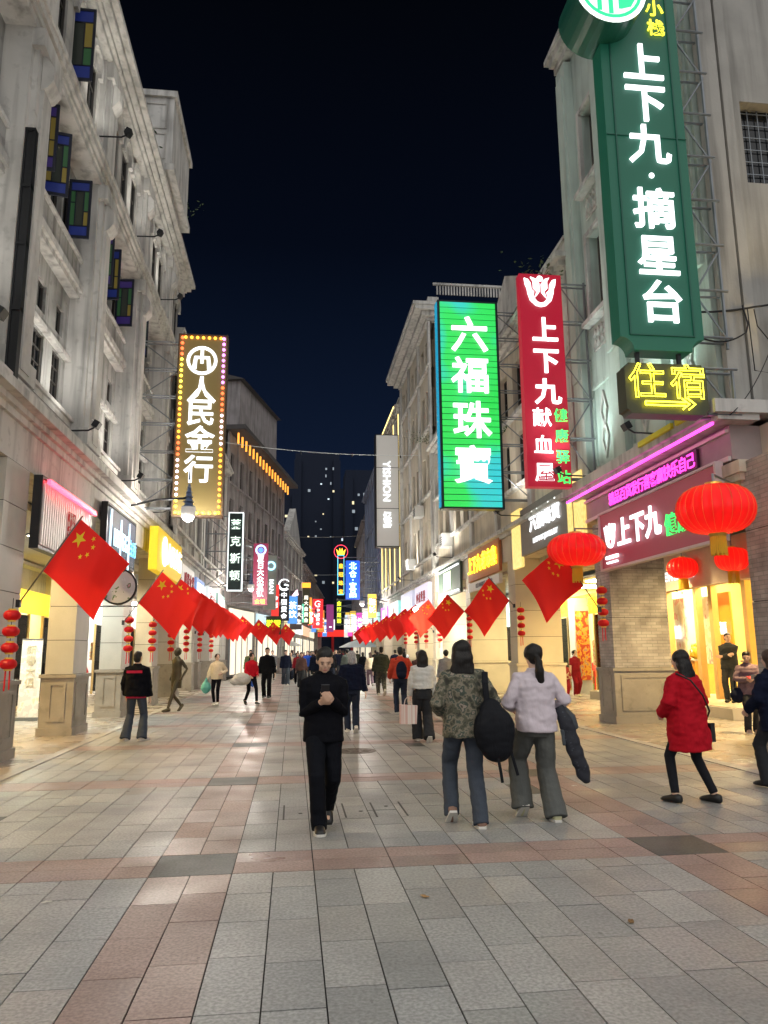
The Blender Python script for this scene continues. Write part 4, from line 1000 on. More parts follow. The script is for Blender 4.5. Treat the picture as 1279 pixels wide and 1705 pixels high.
# the run of small lit signs towards the far end
fr_ = random.Random(21); pal = [(.9,.05,.04),(.95,.6,.08),(.1,.35,.9),(.9,.85,.75),(.15,.8,.5),(.85,.1,.6),(.95,.35,.05),(.7,.9,1.0)]
def xl(Y): return -4.3+(Y-47)*3.3/17 if Y < 64 else -1+(Y-64)*.115 if Y < 80 else .8+(Y-80)*.09
far_names = ['red','amber','blue','cream','green','pink','orange','ice blue']
for i in range(20):
    left = i % 2 == 0; Y = 58 + i*3.1; k = i % 8; wv = fr_.uniform(.5,.9); hv = fr_.uniform(1.6,3.0); z0_ = fr_.uniform(3.4,4.6)
    xb = xl(Y) + .5 if left else 7.2+max(0,(Y-78))*.045 - .5 - wv
    s, w, h = vsign('hanging_sign', '%s of the small lit signs in the %s far row, %s' % (('Nearest','second','third','fourth','fifth','sixth','seventh','eighth','ninth','farthest')[i//2].lower(), 'left' if left else 'right', far_names[k]), xb, xb+wv, Y, z0_, z0_+hv, em('far_sign_%d' % k, pal[k], .5), .2, xl(Y) if left else 7.3+max(0,(Y-78))*.045, None, 3, group='small lit signs far down the street')
    letters(s, ('金店','鞋城','茶饮','药房','服饰','美甲','小吃','眼镜')[k], 0, -.14, h*.5, min(wv*.8,h*.4), WHITE_L, bold=.03)
for i, (side, Y0, Y1, c) in enumerate((('L',48,54,(.9,.8,.6)),('L',55,62,(.6,.8,.9)),('L',65,72,(.95,.75,.4)),('L',73,79.5,(.8,.85,.9)),('L',81,90,(.95,.5,.3)),('L',91,99,(.9,.8,.6)),('R',71,77.5,(.95,.8,.5)),('R',79,88,(.8,.9,.95)),('R',89,97.5,(.95,.7,.4)),('R',99,112,(.9,.85,.7)))):
    xa = (lambda Y: xl(Y)) if side == 'L' else (lambda Y: 7.25+max(0,(Y-61))*.018+max(0,(Y-78))*.025)
    o, L_ = lrow(Y0, Y1, xa(Y0), xa(Y1), side, 'shop_window', '%s lit distant shop window band on the %s side' % (('nearest','second','third','fourth','fifth','farthest','nearest','second','third','farthest')[i], 'left' if side == 'L' else 'right'), 'shop window'); o['kind'] = 'thing'
    MB().box(0,-.22,3.4,L_,-.1,4.4).build('fascia', em('far_fascia_%d' % i, c, .55), o); MB().box(.2,-.16,.3,L_-.2,-.1,3.0).build('pane', em('far_pane_%d' % i, (1,.88,.65), .6), o)
    for j in range(5): MB().box(.2+(L_-.4)*j/4-.05,-.2,.2,.2+(L_-.4)*j/4+.05,-.09,3.1).build('mullion', GREYMETAL, o)
# oval hanging board
o = empty('oval_sign', (-3.8, 17.0, 3.07), 0, 'small round grey hanging board painted with plants beside the second left pillar', 'sign')
n = 28
MB().prism([(.36*math.cos(2*PI*j/n), .37*math.sin(2*PI*j/n)) for j in range(n)], -.02, .02).build('board', pattern('plant_print', [(0,(.55,.56,.58)),(.56,(.60,.61,.64)),(.60,(.12,.2,.1)),(.68,(.4,.2,.25)),(.74,(.58,.59,.6))], 7, .6), o)
q = MB(); ring(q, 0, 0, .36, .40, -.035, .035); q.build('rim', DARKMETAL, o)
MB().box(-.75,-.015,-.44,.42,.015,-.41).box(-.02,-.014,.37,.02,.014,.43).build('hanger', DARKMETAL, o)
# ------------------------------------------------------------------ shops behind the arcades
LINO = mat('shop_floor_tile', (.55,.48,.38), .25, var=.08, scale=2)
def shop(side, Y0, Y1, xf, label, fascia, wallm, lightc, e=4.0, fl=.0, D=3.2, goods=((.6,.1,.05),(.8,.6,.1),(.2,.4,.3)), seed=1, fz=(2.9,3.6), text=None, tm=None, H=4.4):
    o, L_ = lrow(Y0, Y1, xf, xf, side, 'shop', label, 'shop'); r = random.Random(seed)
    MB().box(0,0,-.05,L_,D,fl+.01).build('floor', LINO, o)
    MB().box(0,D,0,L_,D+.1,H).box(-.1,0,0,0,D,H).box(L_,0,0,L_+.1,D,H).build('wall', wallm, o)
    MB().box(0,0,H,L_,D,H+.1).build('ceiling', mat('shop_ceiling', (.7,.68,.62), .8), o)
    nl = max(1, int(L_/2.2)); lm = em('shop_light_%s' % '_'.join('%d' % (c*100) for c in lightc) + '_%d' % int(e*10), lightc, e*2.6)
    for i in range(nl):
        c = L_*(i+.5)/nl; MB().box(c-.5,.5,H-.05,c+.5,D-.6,H-.01).build('ceiling_light', lm, o)
    MB().box(0,-.1,fz[0],L_,.02,fz[1]).build('fascia', fascia, o)
    if text: letters(o, text, L_/2, -.15, (fz[0]+fz[1])/2, (fz[1]-fz[0])*.72, tm or WHITE_L, False, bold=.03)
    fr = mat('shop_frame_gold', (.45,.33,.14), .4, .5)
    nd = max(2, int(L_/1.3)); gap = nd//2
    for i in range(nd+1): MB().box(L_*i/nd-.04,-.04,fl,L_*i/nd+.04,.04,fz[0]).build('door_post', fr, o)
    for i in range(nd):
        if i == gap: continue
        MB().box(L_*i/nd+.04,-.006,fl+.1,L_*(i+1)/nd-.04,.006,fz[0]-.05).build('glass_pane', SHOPGLASS, o)
    for k in range(2):                                   # shelving with goods on the back wall
        sx0, sx1 = L_*(.06+.5*k), L_*(.44+.5*k)
        sh = MB()
        for z in (.5,1.0,1.5,2.0,2.5): sh.box(sx0,D-.4,fl+z,sx1,D-.02,fl+z+.03)
        sh.box(sx0-.03,D-.4,fl,sx0,D-.02,fl+2.7).box(sx1,D-.4,fl,sx1+.03,D-.02,fl+2.7)
        so_ = sh.build('shelf', fr, o)
        for z in (.53,1.03,1.53,2.03):
            x = sx0+.05
            while x < sx1-.2:
                w_ = r.uniform(.1,.28); c = r.choice(goods)
                MB().box(x,D-.35,fl+z,x+w_,D-.12,fl+z+r.uniform(.15,.38)).build('goods', mat('goods_%d_%d_%d' % tuple(int(q*100) for q in c), c, .5), so_)
                x += w_ + .04
    PST = MATS.get('shop_poster_print') or pattern('shop_poster_print', [(0,(.75,.12,.05)),(.42,(.85,.75,.55)),(.52,(.8,.35,.1)),(.62,(.9,.85,.75)),(.7,(.55,.12,.15))], 3.2, .5, (1,1,1.6))
    for k in range(max(2, int(L_/1.8))):
        x = L_*(k+.5)/max(2, int(L_/1.8)); z = fl+r.uniform(.9,1.4); MB().box(x-.3,.12,z,x+.3,.14,z+r.uniform(.7,1.1)).build('poster', PST, o)
    for k in range(max(1, int(L_/2.4))):
        x = L_*(k+.3)/max(1, int(L_/2.4)); MB().lathe([(.2,fl),(.2,fl+.03),(.03,fl+.05),(.03,fl+.8),(.22,fl+.82),(.2,fl+.9),(.12,fl+1.1),(.03,fl+1.15)], 10, (x,.7,0)).build('display_stand', mat('red_display', (.7,.05,.04), .4), o)
    MB().box(L_*.12,1.2,fl,L_*.4,1.75,fl+.9).build('counter', mat('counter_wood', (.40,.22,.07), .4, var=.25, scale=4), o)
    return o, L_
YF = em('yellow_fascia', (.95,.70,.04), .8)
shop('L', 12.2, 17.2, -8.3, 'gold shop with yellow fascia behind the first left pillars', YF, mat('gold_wall', (.75,.50,.10), .6, var=.1), (1.0,.72,.26), 9.0, seed=3, goods=((.8,.1,.05),(.9,.75,.4),(.85,.55,.1)), text='人民金行', fz=(2.7,3.35))
shop('L', 17.4, 22.2, -8.3, 'pale blue lit shop behind the third left pillar', em('white_fascia', (.75,.85,.85), .8), mat('pale_wall', (.7,.72,.7), .6), (.95,1.0,.92), 7.0, seed=4, goods=((.7,.7,.72),(.8,.4,.5),(.3,.5,.6)))
shop('L', 22.4, 27.8, -8.3, 'cream lit gold shop behind the yellow board', YF, mat('cream_wall', (.8,.72,.5), .6), (1.0,.82,.42), 9.0, seed=5, goods=((.8,.6,.2),(.7,.2,.1)))
shop('L', 28.6, 36.4, -8.3, 'white lit clothes shop on the left row', em('white_fascia', (.75,.85,.85), .8), MATS['pale_wall'], (1.0,.97,.9), 6.0, seed=6)
shop('L', 37.2, 46.2, -8.1, 'white lit shop under the ornate dim house', em('white_fascia', (.75,.85,.85), .8), MATS['pale_wall'], (1.0,.95,.88), 6.0, seed=7)
shop('R', 24.9, 33.4, 11.4, 'busy snack shop with yellow lit fascia and green shelves on the right', em('amber_fascia', (.95,.50,.03), .7), mat('lime_wall', (.72,.70,.40), .6), (1.0,.86,.45), 9.0, seed=8, text='鸡仔饼老字号', tm=YEL_L, fz=(3.0,3.75),
     goods=((.8,.1,.05),(.2,.5,.2),(.85,.7,.1),(.3,.6,.4),(.9,.45,.1)))
shop('R', 33.6, 41.0, 11.2, 'mint lit shop behind the market board', em('mint_fascia', (.6,.9,.8), .8), mat('mint_wall', (.62,.75,.70), .6), (.92,1.0,.9), 7.0, seed=9, goods=((.3,.6,.5),(.8,.8,.8)))
shop('R', 41.2, 60.2, 11.0, 'white lit shops behind the right pillars in the distance', em('white_fascia', (.75,.85,.85), .8), MATS['pale_wall'], (1.0,.95,.85), 6.0, seed=10)
# jewellery shop on the right corner
J, JL = lrow(17.2, 24.7, 11.6, 11.6, 'R', 'jewellery_shop', 'bright golden jewellery shop with raised floor seen under the maroon board', 'shop')
JZ = .28
MB().box(-.5,-1.5,0,JL+.5,6,JZ).build('floor', LINO, J); MB().box(-.5,-1.56,0,JL+.5,-1.5,JZ-.02).build('step_edge', mat('step_marble', (.5,.45,.36), .35), J)
GW = mat('jewellery_gold_wall', (.78,.56,.18), .45, var=.15, scale=2)
MB().box(-.5,4.5,0,JL+.5,4.6,4.6).box(-.5,0,0,-.4,4.5,4.6).box(JL+.4,0,0,JL+.5,4.5,4.6).build('wall', GW, J)
MB().box(-.5,0,4.5,JL+.5,4.5,4.6).build('ceiling', mat('shop_ceiling', (.7,.68,.62), .8), J)
JL_M = em('jewellery_light', (1.0,.84,.48), 24.0)
for i in range(4): MB().box(.4+i*1.9,.8,4.42,1.4+i*1.9,3.2,4.48).build('ceiling_light', JL_M, J)
MB().box(-.5,-.35,3.35,JL+.5,.0,4.5).build('fascia', mat('beige_pink_fascia', (.52,.42,.36), .6), J)
word(J, 'SOJC JEWELLERY', 3.4, -.4, 3.72, .36, WHITE_L, 3.6, 0, .02)
for x in (-.3, 1.0, 2.5, 4.2, 5.0, 6.6): MB().box(x-.09,-.14,JZ,x+.09,.04,3.35).build('door_post', mat('gold_door_frame', (.72,.50,.20), .35, .4, var=.12), J)
DISP = pattern('display_panel_print', [(0,(.75,.62,.42)),(.45,(.85,.78,.62)),(.56,(.72,.40,.35)),(.64,(.85,.72,.5))], 3.5, .5, (1,1,.6))
MB().box(1.1,.5,JZ+.7,2.4,.56,3.2).build('display_panel', DISP, J); MB().box(2.65,.9,JZ+.9,4.1,.96,3.2).build('display_panel', DISP, J)
ORG = mat('orange_panel', (.75,.26,.02), .5)
MB().box(4.3,.5,JZ+1.2,4.9,.56,3.2).build('orange_panel', ORG, J); MB().box(.0,.5,JZ+.7,.9,.56,3.2).build('orange_panel', ORG, J)
letters(J, '六福', 1.75, .42, 2.15, .42, WHITE_L, False); letters(J, '福', 4.6, .42, 2.2, .36, WHITE_L, False)
for x in (1.1, 5.1):
    c = MB().box(x,.6,JZ,x+1.5,1.2,JZ+.98); c.build('counter', mat('orange_wood', (.62,.30,.06), .35, var=.2, scale=5), J)
    MB().box(x+.12,.57,JZ+.12,x+.7,.6,JZ+.86).box(x+.8,.57,JZ+.12,x+1.38,.6,JZ+.86).build('counter_panel', mat('orange_wood_light', (.75,.42,.12), .35), J)
    MB().box(x-.03,.55,JZ+.98,x+1.53,1.25,JZ+1.03).build('counter_top', mat('step_marble', (.5,.45,.36), .35), J)
MB().box(-.28,-.13,JZ+.3,-.02,-.05,3.2).build('pink_notice_board', pattern('notice_print', [(0,(.75,.5,.45)),(.5,(.8,.6,.55)),(.62,(.6,.3,.28))], 30, .6, (.3,.3,3)), J)
for i in range(9):                                       # lit wall niches with gold pieces
    for k in range(3):
        x, z = -.1+i*.85, JZ+.75+k*.8
        n_ = MB().box(x-.34,4.36,z-.03,x+.34,4.5,z).box(x-.34,4.36,z+.6,x+.34,4.5,z+.63).box(x-.37,4.36,z-.03,x-.34,4.5,z+.63).box(x+.34,4.36,z-.03,x+.37,4.5,z+.63).build('wall_niche', mat('white_niche', (.7,.66,.58), .4), J)
        MB().ell((x-.12,4.42,z+.14), (.09,.04,.13), 8, 6).ell((x+.14,4.42,z+.1), (.07,.04,.09), 8, 6).build('gold_piece', mat('polished_gold', (.85,.55,.12), .2, .9), n_, True)
for i, (x, y, w_, c1, lab_) in enumerate(((-6.3,15.7,.55,(.85,.35,.04),'orange roll-up banner between the first two left pillars'), (-6.6,20.4,.5,(.8,.75,.7),'white roll-up banner between the second and third left pillars'), (10.2,23.2,.6,(.75,.1,.06),'red roll-up banner outside the jewellery shop'))):
    o = empty('roll_up_banner', (x,y,0), 0, lab_, 'banner'); MB().box(-w_/2,-.01,.08,w_/2,.01,2.0).build('banner_sheet', pattern('banner_print_%d' % i, [(0,c1),(.5,tuple(min(1,q*1.2) for q in c1)),(.6,(.85,.8,.6)),(.68,c1)], 5, .6), o)
    MB().box(-w_/2-.03,-.08,0,w_/2+.03,.08,.08).box(-w_/2,-.02,2.0,w_/2,.02,2.03).build('stand', GREYMETAL, o); letters(o, '新春大促', 0, -.02, 1.35, .24, mat('banner_ink', (.75,.68,.5) if i != 1 else (.6,.05,.05), .5), bold=.02)
cam_ = empty('security_camera', (11.3, 21.2, 3.3), .3, 'small white security camera under the jewellery fascia', 'camera')
MB().cbox((0,-.12,-.05), (.08,.22,.08)).build('body', mat('white_plastic', (.7,.7,.68), .4), cam_); MB().tube([(0,-.05,0),(0,0,.06)], .02, 6).build('mount', DARKMETAL, cam_)
# pair of gilded lion heads on the counter, tied with red ribbon
for i, (u, lab) in enumerate(((1.5, 'left'), (2.25, 'right'))):
    p = J.matrix_basis @ Vector((u, .85, JZ+1.03)); l = empty('lion_figure', p, J.rotation_euler.z, 'gilded lion head with red ribbon on the jewellery counter, %s one' % lab, 'figurine', 'lion figures on the counter')
    LG = mat('lion_gold', (.80,.52,.05), .35, .3, var=.3, scale=9); b = MB().ell((0,0,.2), (.2,.19,.2), 14, 10).ell((0,-.15,.14), (.13,.1,.08), 12, 8)
    for a in range(9): b.ell((.2*math.cos(PI*a/8), .03, .22+.2*math.sin(PI*a/8)), (.075,.07,.075), 8, 6)
    b.build('head', LG, l, True)
    for s_ in (-1,1):
        MB().ell((s_*.08,-.18,.25), (.045,.03,.05), 10, 6).build('eye', mat('white_enamel', (.8,.78,.7), .2), l, True); MB().ell((s_*.08,-.207,.25), (.02,.01,.024), 8, 6).build('pupil', mat('black_enamel', (.01,.01,.01), .2), l, True)
        MB().ell((s_*.19,0,.4), (.05,.04,.07), 8, 6).build('ear', mat('green_enamel2', (.15,.4,.1), .3), l, True)
    rb_ = MB().tube([(-.12,-.25,.02),(-.05,-.27,.05),(0,-.28,.03),(.05,-.27,.05),(.12,-.25,.02)], .035, 8).tube([(0,-.27,.03),(-.05,-.28,-.2),(-.04,-.28,-.42)], .03, 6).tube([(0,-.27,.03),(.06,-.28,-.2),(.05,-.28,-.45)], .03, 6)
    rb_.build('ribbon', mat('red_ribbon', (.7,.02,.02), .5), l, True)
# poster columns and hoarding at the snack shop
o = empty('poster_column', (11.0, 28.3, 0), 0, 'square column pasted with red and gold posters in front of the snack shop', 'column')
MB().box(-.3,-.3,0,.3,.3,3.6).build('column', mat('grey_column', (.5,.5,.48), .6), o); MB().box(-.26,-.32,.5,.26,-.302,3.1).build('poster', pattern('red_gold_poster', [(0,(.65,.08,.03)),(.48,(.85,.42,.05)),(.6,(.55,.3,.25)),(.68,(.9,.65,.2))], 6, .5), o)
o = empty('goods_stack', (12.0, 30.2, 0), 0, 'stack of colourful gift boxes on the snack shop floor', 'boxes')
for i in range(9):
    c = rnd.choice([(.7,.5,.45),(.2,.45,.2),(.8,.15,.1),(.8,.7,.3)])
    MB().box(-.5+(i%3)*.34,-.2,.02+(i//3)*.27,-.2+(i%3)*.34,.1,.27+(i//3)*.27).build('gift_box', mat('goods_%d_%d_%d' % tuple(int(q*100) for q in c), c, .5), o)

# ------------------------------------------------------------------ recessed downlights in the arcade ceilings
def downlight(x, y, z, label, e, col):
    o = empty('downlight', (x, y, z), 0, label, 'ceiling light', 'arcade downlights')
    MB().lathe([(.17,0),(.17,-.03),(.14,-.035)], 18).build('ring', GREYMETAL, o); MB().lathe([(.135,-.036),(.13,-.045)], 18).build('lens', em('downlight_lens', (1,.92,.75), 6.0), o)
    d = bpy.data.lights.new('downlight_light', 'SPOT'); d.energy = e; d.color = col; d.spot_size = 2.7; d.spot_blend = .6; d.shadow_soft_size = .13
    l = bpy.data.objects.new('downlight_light', d); COL.objects.link(l); l.parent = o; l.location = (0,0,-.06)
for Y, e, c, t_ in ((10.3,907,(1,.70,.28),'beside the first left pillar'), (14.8,907,(1,.72,.30),'under the striped sign'), (19.2,820,(.9,1,.9),'under the blue lettered board'), (23.6,907,(1,.80,.42),'under the yellow board'), (32.5,907,(1,.86,.60),'under the narrow row house'), (41.5,907,(1,.86,.60),'under the ornate row house')):
    downlight(-6.4, Y, 4.54, 'round ceiling downlight in the left arcade %s' % t_, e, c)
for X, Y, e, c, t_ in ((9.4,13.6,1339,(1,.72,.30),'inside the right corner arcade'), (9.6,20.6,1209,(1,.74,.32),'before the jewellery shop'), (9.6,27.4,1209,(1,.84,.45),'before the snack shop'), (9.4,33.6,1123,(.92,1,.88),'before the mint lit shop'), (9.4,40.5,1123,(1,.86,.60),'under the tall beige building'), (9.4,47,1123,(1,.86,.60),'near the grey box sign')):
    downlight(X, Y, 4.48, 'round ceiling downlight in the right arcade %s' % t_, e, c)

# ------------------------------------------------------------------ flags on raked poles
def flag_mat():
    m = bpy.data.materials.new('flag_red'); t, b = _nodes(m); N = t.nodes.new; L = t.links.new
    b.inputs['Base Color'].default_value = (.80,.008,.012,1); b.inputs['Roughness'].default_value = .6
    tr = N('ShaderNodeBsdfTranslucent'); tr.inputs[0].default_value = (.85,.03,.015,1)
    mx = N('ShaderNodeMixShader'); mx.inputs[0].default_value = .4; L(b.outputs[0], mx.inputs[1]); L(tr.outputs[0], mx.inputs[2]); L(mx.outputs[0], t.nodes['Material Output'].inputs[0]); return m
FLAGR = flag_mat(); STAR = mat('flag_yellow', (.85,.62,.02), .6, var=.05)
POLE = mat('flag_pole', (.12,.10,.09), .5)
def flag(side, Y, xf, z, label, seed, group, hoist=1.0, fly=1.42, swing=.6, rake=.55, droop=-.72, wav=.05, lead=.62):
    s = 1 if side == 'L' else -1; r = random.Random(seed)
    o = empty('flag', (xf, Y, z), 0, label, 'flag', group)
    swing += r.uniform(-.12,.25); droop -= r.uniform(0,.25)
    d = Vector((s*(rake+r.uniform(-.05,.08)), -.08, .84)).normalized()
    MB().tube([(0,0,0), d*lead, d*(lead+hoist+.06)], .013, 6).build('pole', POLE, o, True)
    MB().box(-.03,-.05,-.06,.03,.05,.06).build('holder', DARKMETAL, o)
    f = Vector((s*.66, swing, droop)); f = (f - d*f.dot(d)*.6).normalized(); nrm = d.cross(f).normalized()
    ph, a1, a2 = r.uniform(0,6), r.uniform(.7,1.3), r.uniform(.3,.9)
    def P(u, v, off=0.):                                 # u along fly 0..1, v down the hoist 0..1
        p = d*(lead + hoist*(1-v)) + f*(u*fly)
        amp = wav*(.15+u)
        k = amp*math.sin(5.2*a1*u + 1.4*v + ph) + amp*.6*math.sin(9*u*a2 - 2.2*v + ph*2) + amp*.35*math.sin(15*u - 6*v + ph*3)
        p = p + nrm*(k+off) + Vector((0,0,-.16*u*u*(.4+.6*v))) - f*(.05*math.sin(PI*v)*u)
        return p
    nu, nv = 18, 10
    b = MB(); b.rings([[P(i/nu, j/nv) for j in range(nv+1)] for i in range(nu+1)], False, False)
    c = b.build('flag_cloth', FLAGR, o, True)
    def star(cu, cv, R_, rot):
        for off in (.004, -.004):
            pts = []
            for k in range(10):
                a = rot + PI*k/5; q = R_ if k % 2 == 0 else R_*.40
                pts.append(P(cu + q*math.sin(a)/1.5, cv - q*math.cos(a), off))
            m_ = MB(); m_.add([P(cu, cv, off)] + pts, [(0, 1+k, 1+(k+1) % 10) for k in range(10)]); m_.build('star', STAR, c)
    star(1/6, .25, .15, 0)
    for x, y_ in ((10/30,.1),(12/30,.2),(12/30,.35),(10/30,.45)):
        star(x, y_, .05, math.atan2(1/6-x, .0+ (y_-.25)*1.0+.001))
    return o
lab = ['nearest the camera', 'in front of the yellow board', 'third from the camera', 'fourth from the camera', 'fifth from the camera', 'sixth from the camera', 'seventh from the camera', 'eighth from the camera', 'ninth from the camera', 'tenth from the camera', 'eleventh from the camera', 'twelfth from the camera', 'thirteenth from the camera', 'fourteenth from the camera']
for i, Y in enumerate((12.55, 20.3, 24.3, 26.8, 29.4, 32.2, 35.0, 38.0, 41.0, 44.5, 48.0, 52.0, 56.5, 61.0)):
    xf = -4.42 if Y < 47 else -4.3 + (Y-47)*3.3/17
    flag('L', Y, xf + (.05 if i else .1), 2.42 if i < 2 else 2.55, 'red flag with five yellow stars in the left row, %s' % lab[i], i, 'flags along the left pillars', swing=.3 if i == 0 else .5 if i == 1 else .75, wav=.07 if i < 2 else .10, fly=1.05 if i == 0 else 1.3)
for i, Y in enumerate((16.1, 23.8, 30.3, 34.0, 37.6, 41.5, 45.5, 50.0, 55.0, 60.0, 66.0)):
    flag('R', Y, (6.75 if i == 0 else 7.1 if i < 3 else 7.0), 2.5 if i == 0 else 3.05 if i < 3 else 2.6, 'red five star flag in the right row, %s' % (['half behind a lantern', 'in front of the market board'] + lab[2:])[i], 50+i, 'flags along the right pillars',
         swing=.15 if i in (1,2) else .5, wav=.07 if i < 3 else .10, fly=1.05 if i == 0 else 1.3, rake=.8 if i in (1,2) else .55, droop=-1.1 if i in (1,2) else -.72, lead=.22 if i in (1,2) else .62)

# ------------------------------------------------------------------ lanterns
def lantern_mat(name, c, s):
    m = bpy.data.materials.new(name); t, b = _nodes(m); N = t.nodes.new; L = t.links.new
    b.inputs['Base Color'].default_value = (.50,.004,.010,1); b.inputs['Roughness'].default_value = .4
    b.inputs['Emission Color'].default_value = (*c,1); b.inputs['Emission Strength'].default_value = s
    tr = N('ShaderNodeBsdfTranslucent'); tr.inputs[0].default_value = (.8,.02,.02,1); mx = N('ShaderNodeMixShader'); mx.inputs[0].default_value = .45
    L(b.outputs[0], mx.inputs[1]); L(tr.outputs[0], mx.inputs[2]); L(mx.outputs[0], t.nodes['Material Output'].inputs[0]); return m
LRED = lantern_mat('lantern_silk', (.75,.004,.012), .10); LRED2 = lantern_mat('small_lantern_silk', (.6,.004,.01), .05)
TASS = mat('yellow_tassel', (.75,.48,.03), .7); RTASS = mat('red_tassel', (.55,.01,.015), .7)
def ribbed(R_, Hh, nrib=28, nv=12):
    b = MB(); n = nrib*4; rg = []
    for i in range(nv+1):
        t = -PI/2 + PI*i/nv; ct = abs(math.cos(t))**.75*.86+.14 if True else 0
        rg.append([(R_*ct*(1-.035*abs(math.sin(nrib/2*q)))*math.cos(q), R_*ct*(1-.035*abs(math.sin(nrib/2*q)))*math.sin(q), Hh*math.sin(t)) for q in [2*PI*j/n for j in range(n)]])
    return b.rings(rg, True)
def big_lantern(loc, R_, Hh, label, hang=None, tail=.42, tw=.13, rib=26, group='round red lanterns'):
    o = empty('red_lantern', loc, 0, label, 'lantern', group)
    ribbed(R_, Hh, rib).build('lantern_body', LRED, o, True); point(o, (0,0,-.08), 9*R_/.6, (1,.5,.25), .1, 'lantern_light')
    b = MB()
    for k in range(rib):
        q = 2*PI*(k+.0)/rib
        b.tube([(R_*1.004*(abs(math.cos(t))**.75*.86+.14)*math.cos(q), R_*1.004*(abs(math.cos(t))**.75*.86+.14)*math.sin(q), Hh*math.sin(t)) for t in [-1.4+2.8*i/10 for i in range(11)]], R_*.006, 4)
    rbm = b.build('rib', mat('gold_wire', (.7,.25,.06), .4, .4), o); rbm['kind'] = 'stuff'
    MB().lathe([(R_*.22,Hh*.96),(R_*.22,Hh*1.12),(R_*.15,Hh*1.14)], 18).build('top_cap', GOLD, o); MB().lathe([(R_*.24,-Hh*1.0),(R_*.20,-Hh*1.14)], 18).build('bottom_cap', GOLD, o)
    b = MB()
    for k in range(22):
        q = 2*PI*k/22; b.tube([(tw*math.cos(q),tw*math.sin(q),-Hh*1.05),(tw*1.05*math.cos(q),tw*1.05*math.sin(q),-Hh*1.05-tail+.03*math.sin(k*3.1))], .016, 4)
    b.build('tassel', TASS, o)
    if hang: MB().tube([(0,0,Hh*1.1)] + [Vector(h_)-Vector(loc) for h_ in hang], .018, 6).build('hanger', GREYMETAL, o)
    return o
big_lantern((6.27,10.4,3.68), .565, .365, 'largest round red lantern with yellow tassel at the right corner pillar', [(6.27,10.4,4.22),(7.2,11.36,4.3)], .3, .1)
big_lantern((6.25,16.0,3.82), .64, .36, 'round red lantern beside the half hidden flag on the right', [(6.25,16.0,4.3),(7.2,16.6,4.4)], .34, .1)
big_lantern((10.9,20.0,3.88), .42, .29, 'small round red lantern under the jewellery fascia, the left one', [(10.9,20.0,4.5)], .3, .12, 22); big_lantern((11.0,17.7,3.85), .42, .29, 'small round red lantern under the jewellery fascia, the right one', [(11.0,17.7,4.5)], .3, .12, 22)
sl_me = ribbed(.125, .08, 14, 8).mesh('lantern_body', True); cap_me = MB().lathe([(.06,.07),(.06,.10)], 10).lathe([(.06,-.1),(.06,-.07)], 10).mesh('cap')
ts_me = MB().tube([(-.03,0,-.1),(-.035,0,-.4)], .012, 5).tube([(.03,0,-.1),(.036,0,-.38)], .012, 5).mesh('tassel'); cord_me = MB().tube([(0,0,0),(0,0,1.0)], .006, 4).mesh('cord')
def lantern_string(x, y, z, label):
    o = empty('lantern_string', (x, y, z), 0, label, 'lantern string', 'strings of four small lanterns')
    for k in range(4):
        inst('lantern_body', sl_me, LRED2, o, (0,0,-k*.245)); inst('cap', cap_me, GOLD, o, (0,0,-k*.245))
    inst('tassel', ts_me, RTASS, o, (0,0,-.735)); inst('cord', cord_me, DARKMETAL, o, (0,0,-.74), (0,0,0), (1,1,1.0))
names = ['nearest', 'second', 'third', 'fourth', 'fifth', 'sixth', 'seventh', 'eighth', 'ninth']
for i, Y in enumerate((12.2, 20.6, 24.0, 27.6, 31.5, 36.0, 41.0)):
    lantern_string(-4.28, Y, 2.5 if i else 2.22, 'string of four small red lanterns on the left pillars, %s from the camera' % names[i])
for i, (x, Y) in enumerate(((7.75,16.3), (7.25,23.6), (7.05,29.9), (7.05,36.2), (7.05,40.0), (7.05,43.4), (7.05,47.5))):
    lantern_string(x if i else 6.95, Y if i else 16.4, 2.95 if i == 0 else 2.9, 'string of four small red lanterns on the right pillars, %s from the camera' % names[i])
b = empty('bright_lamp', (6.9, 36.0, 3.55), 0, 'glaring white bracket spotlight beside the right row of flags', 'lamp')
MB().tube([(.1,0,0),(-1.0,0,.05)], .02, 6).build('arm', GREYMETAL, b); MB().ell((-1.05,-.05,.05), (.13,.13,.13), 12, 8).build('bulb', em('glare_bulb', (1,.95,.8), 12.0), b); point(b, (-1.05,-.3,.05), 700, (1,.95,.82), .12)

# ------------------------------------------------------------------ wires, street end, clutter
WIRE = mat('wire', (.25,.25,.25), .6)
def wire(P0, P1, sag, label, r=.012, m=None, bulbs=0):
    o = empty('overhead_cable', P0, 0, label, 'cable'); d = Vector(P1)-Vector(P0); n = 14
    MB().tube([d*(i/n) - Vector((0,0,sag*4*(i/n)*(1-i/n))) for i in range(n+1)], r, 5).build('cable', m or WIRE, o)
    for k in range(bulbs):
        t = (k+.6)/bulbs; q = d*t - Vector((0,0,sag*4*t*(1-t))); MB().lathe([(.03,0),(.05,-.1),(.02,-.16)], 8, q).build('socket', DARKMETAL, o)
wire((-4.3,40,12.9), (7.2,42,12.9), .25, 'pale cable with sockets strung across the street, highest one', .02, mat('pale_cable', (.6,.62,.62), .6), 4)
wire((-3.2,55,10.2), (7.2,58,10.8), .3, 'thin cable across the street beyond the maroon sign', .015); wire((-1,66,8.4), (7.2,68,8.8), .2, 'thin cable across the street before the blue sign', .02)
BC = mat('black_cable', (.015,.015,.018), .6)
def cable(P, label, r=.014):
    o = MB().tube(P, r, 6).build('wall_cable', BC, None, True); tag(o, label, 'cable')
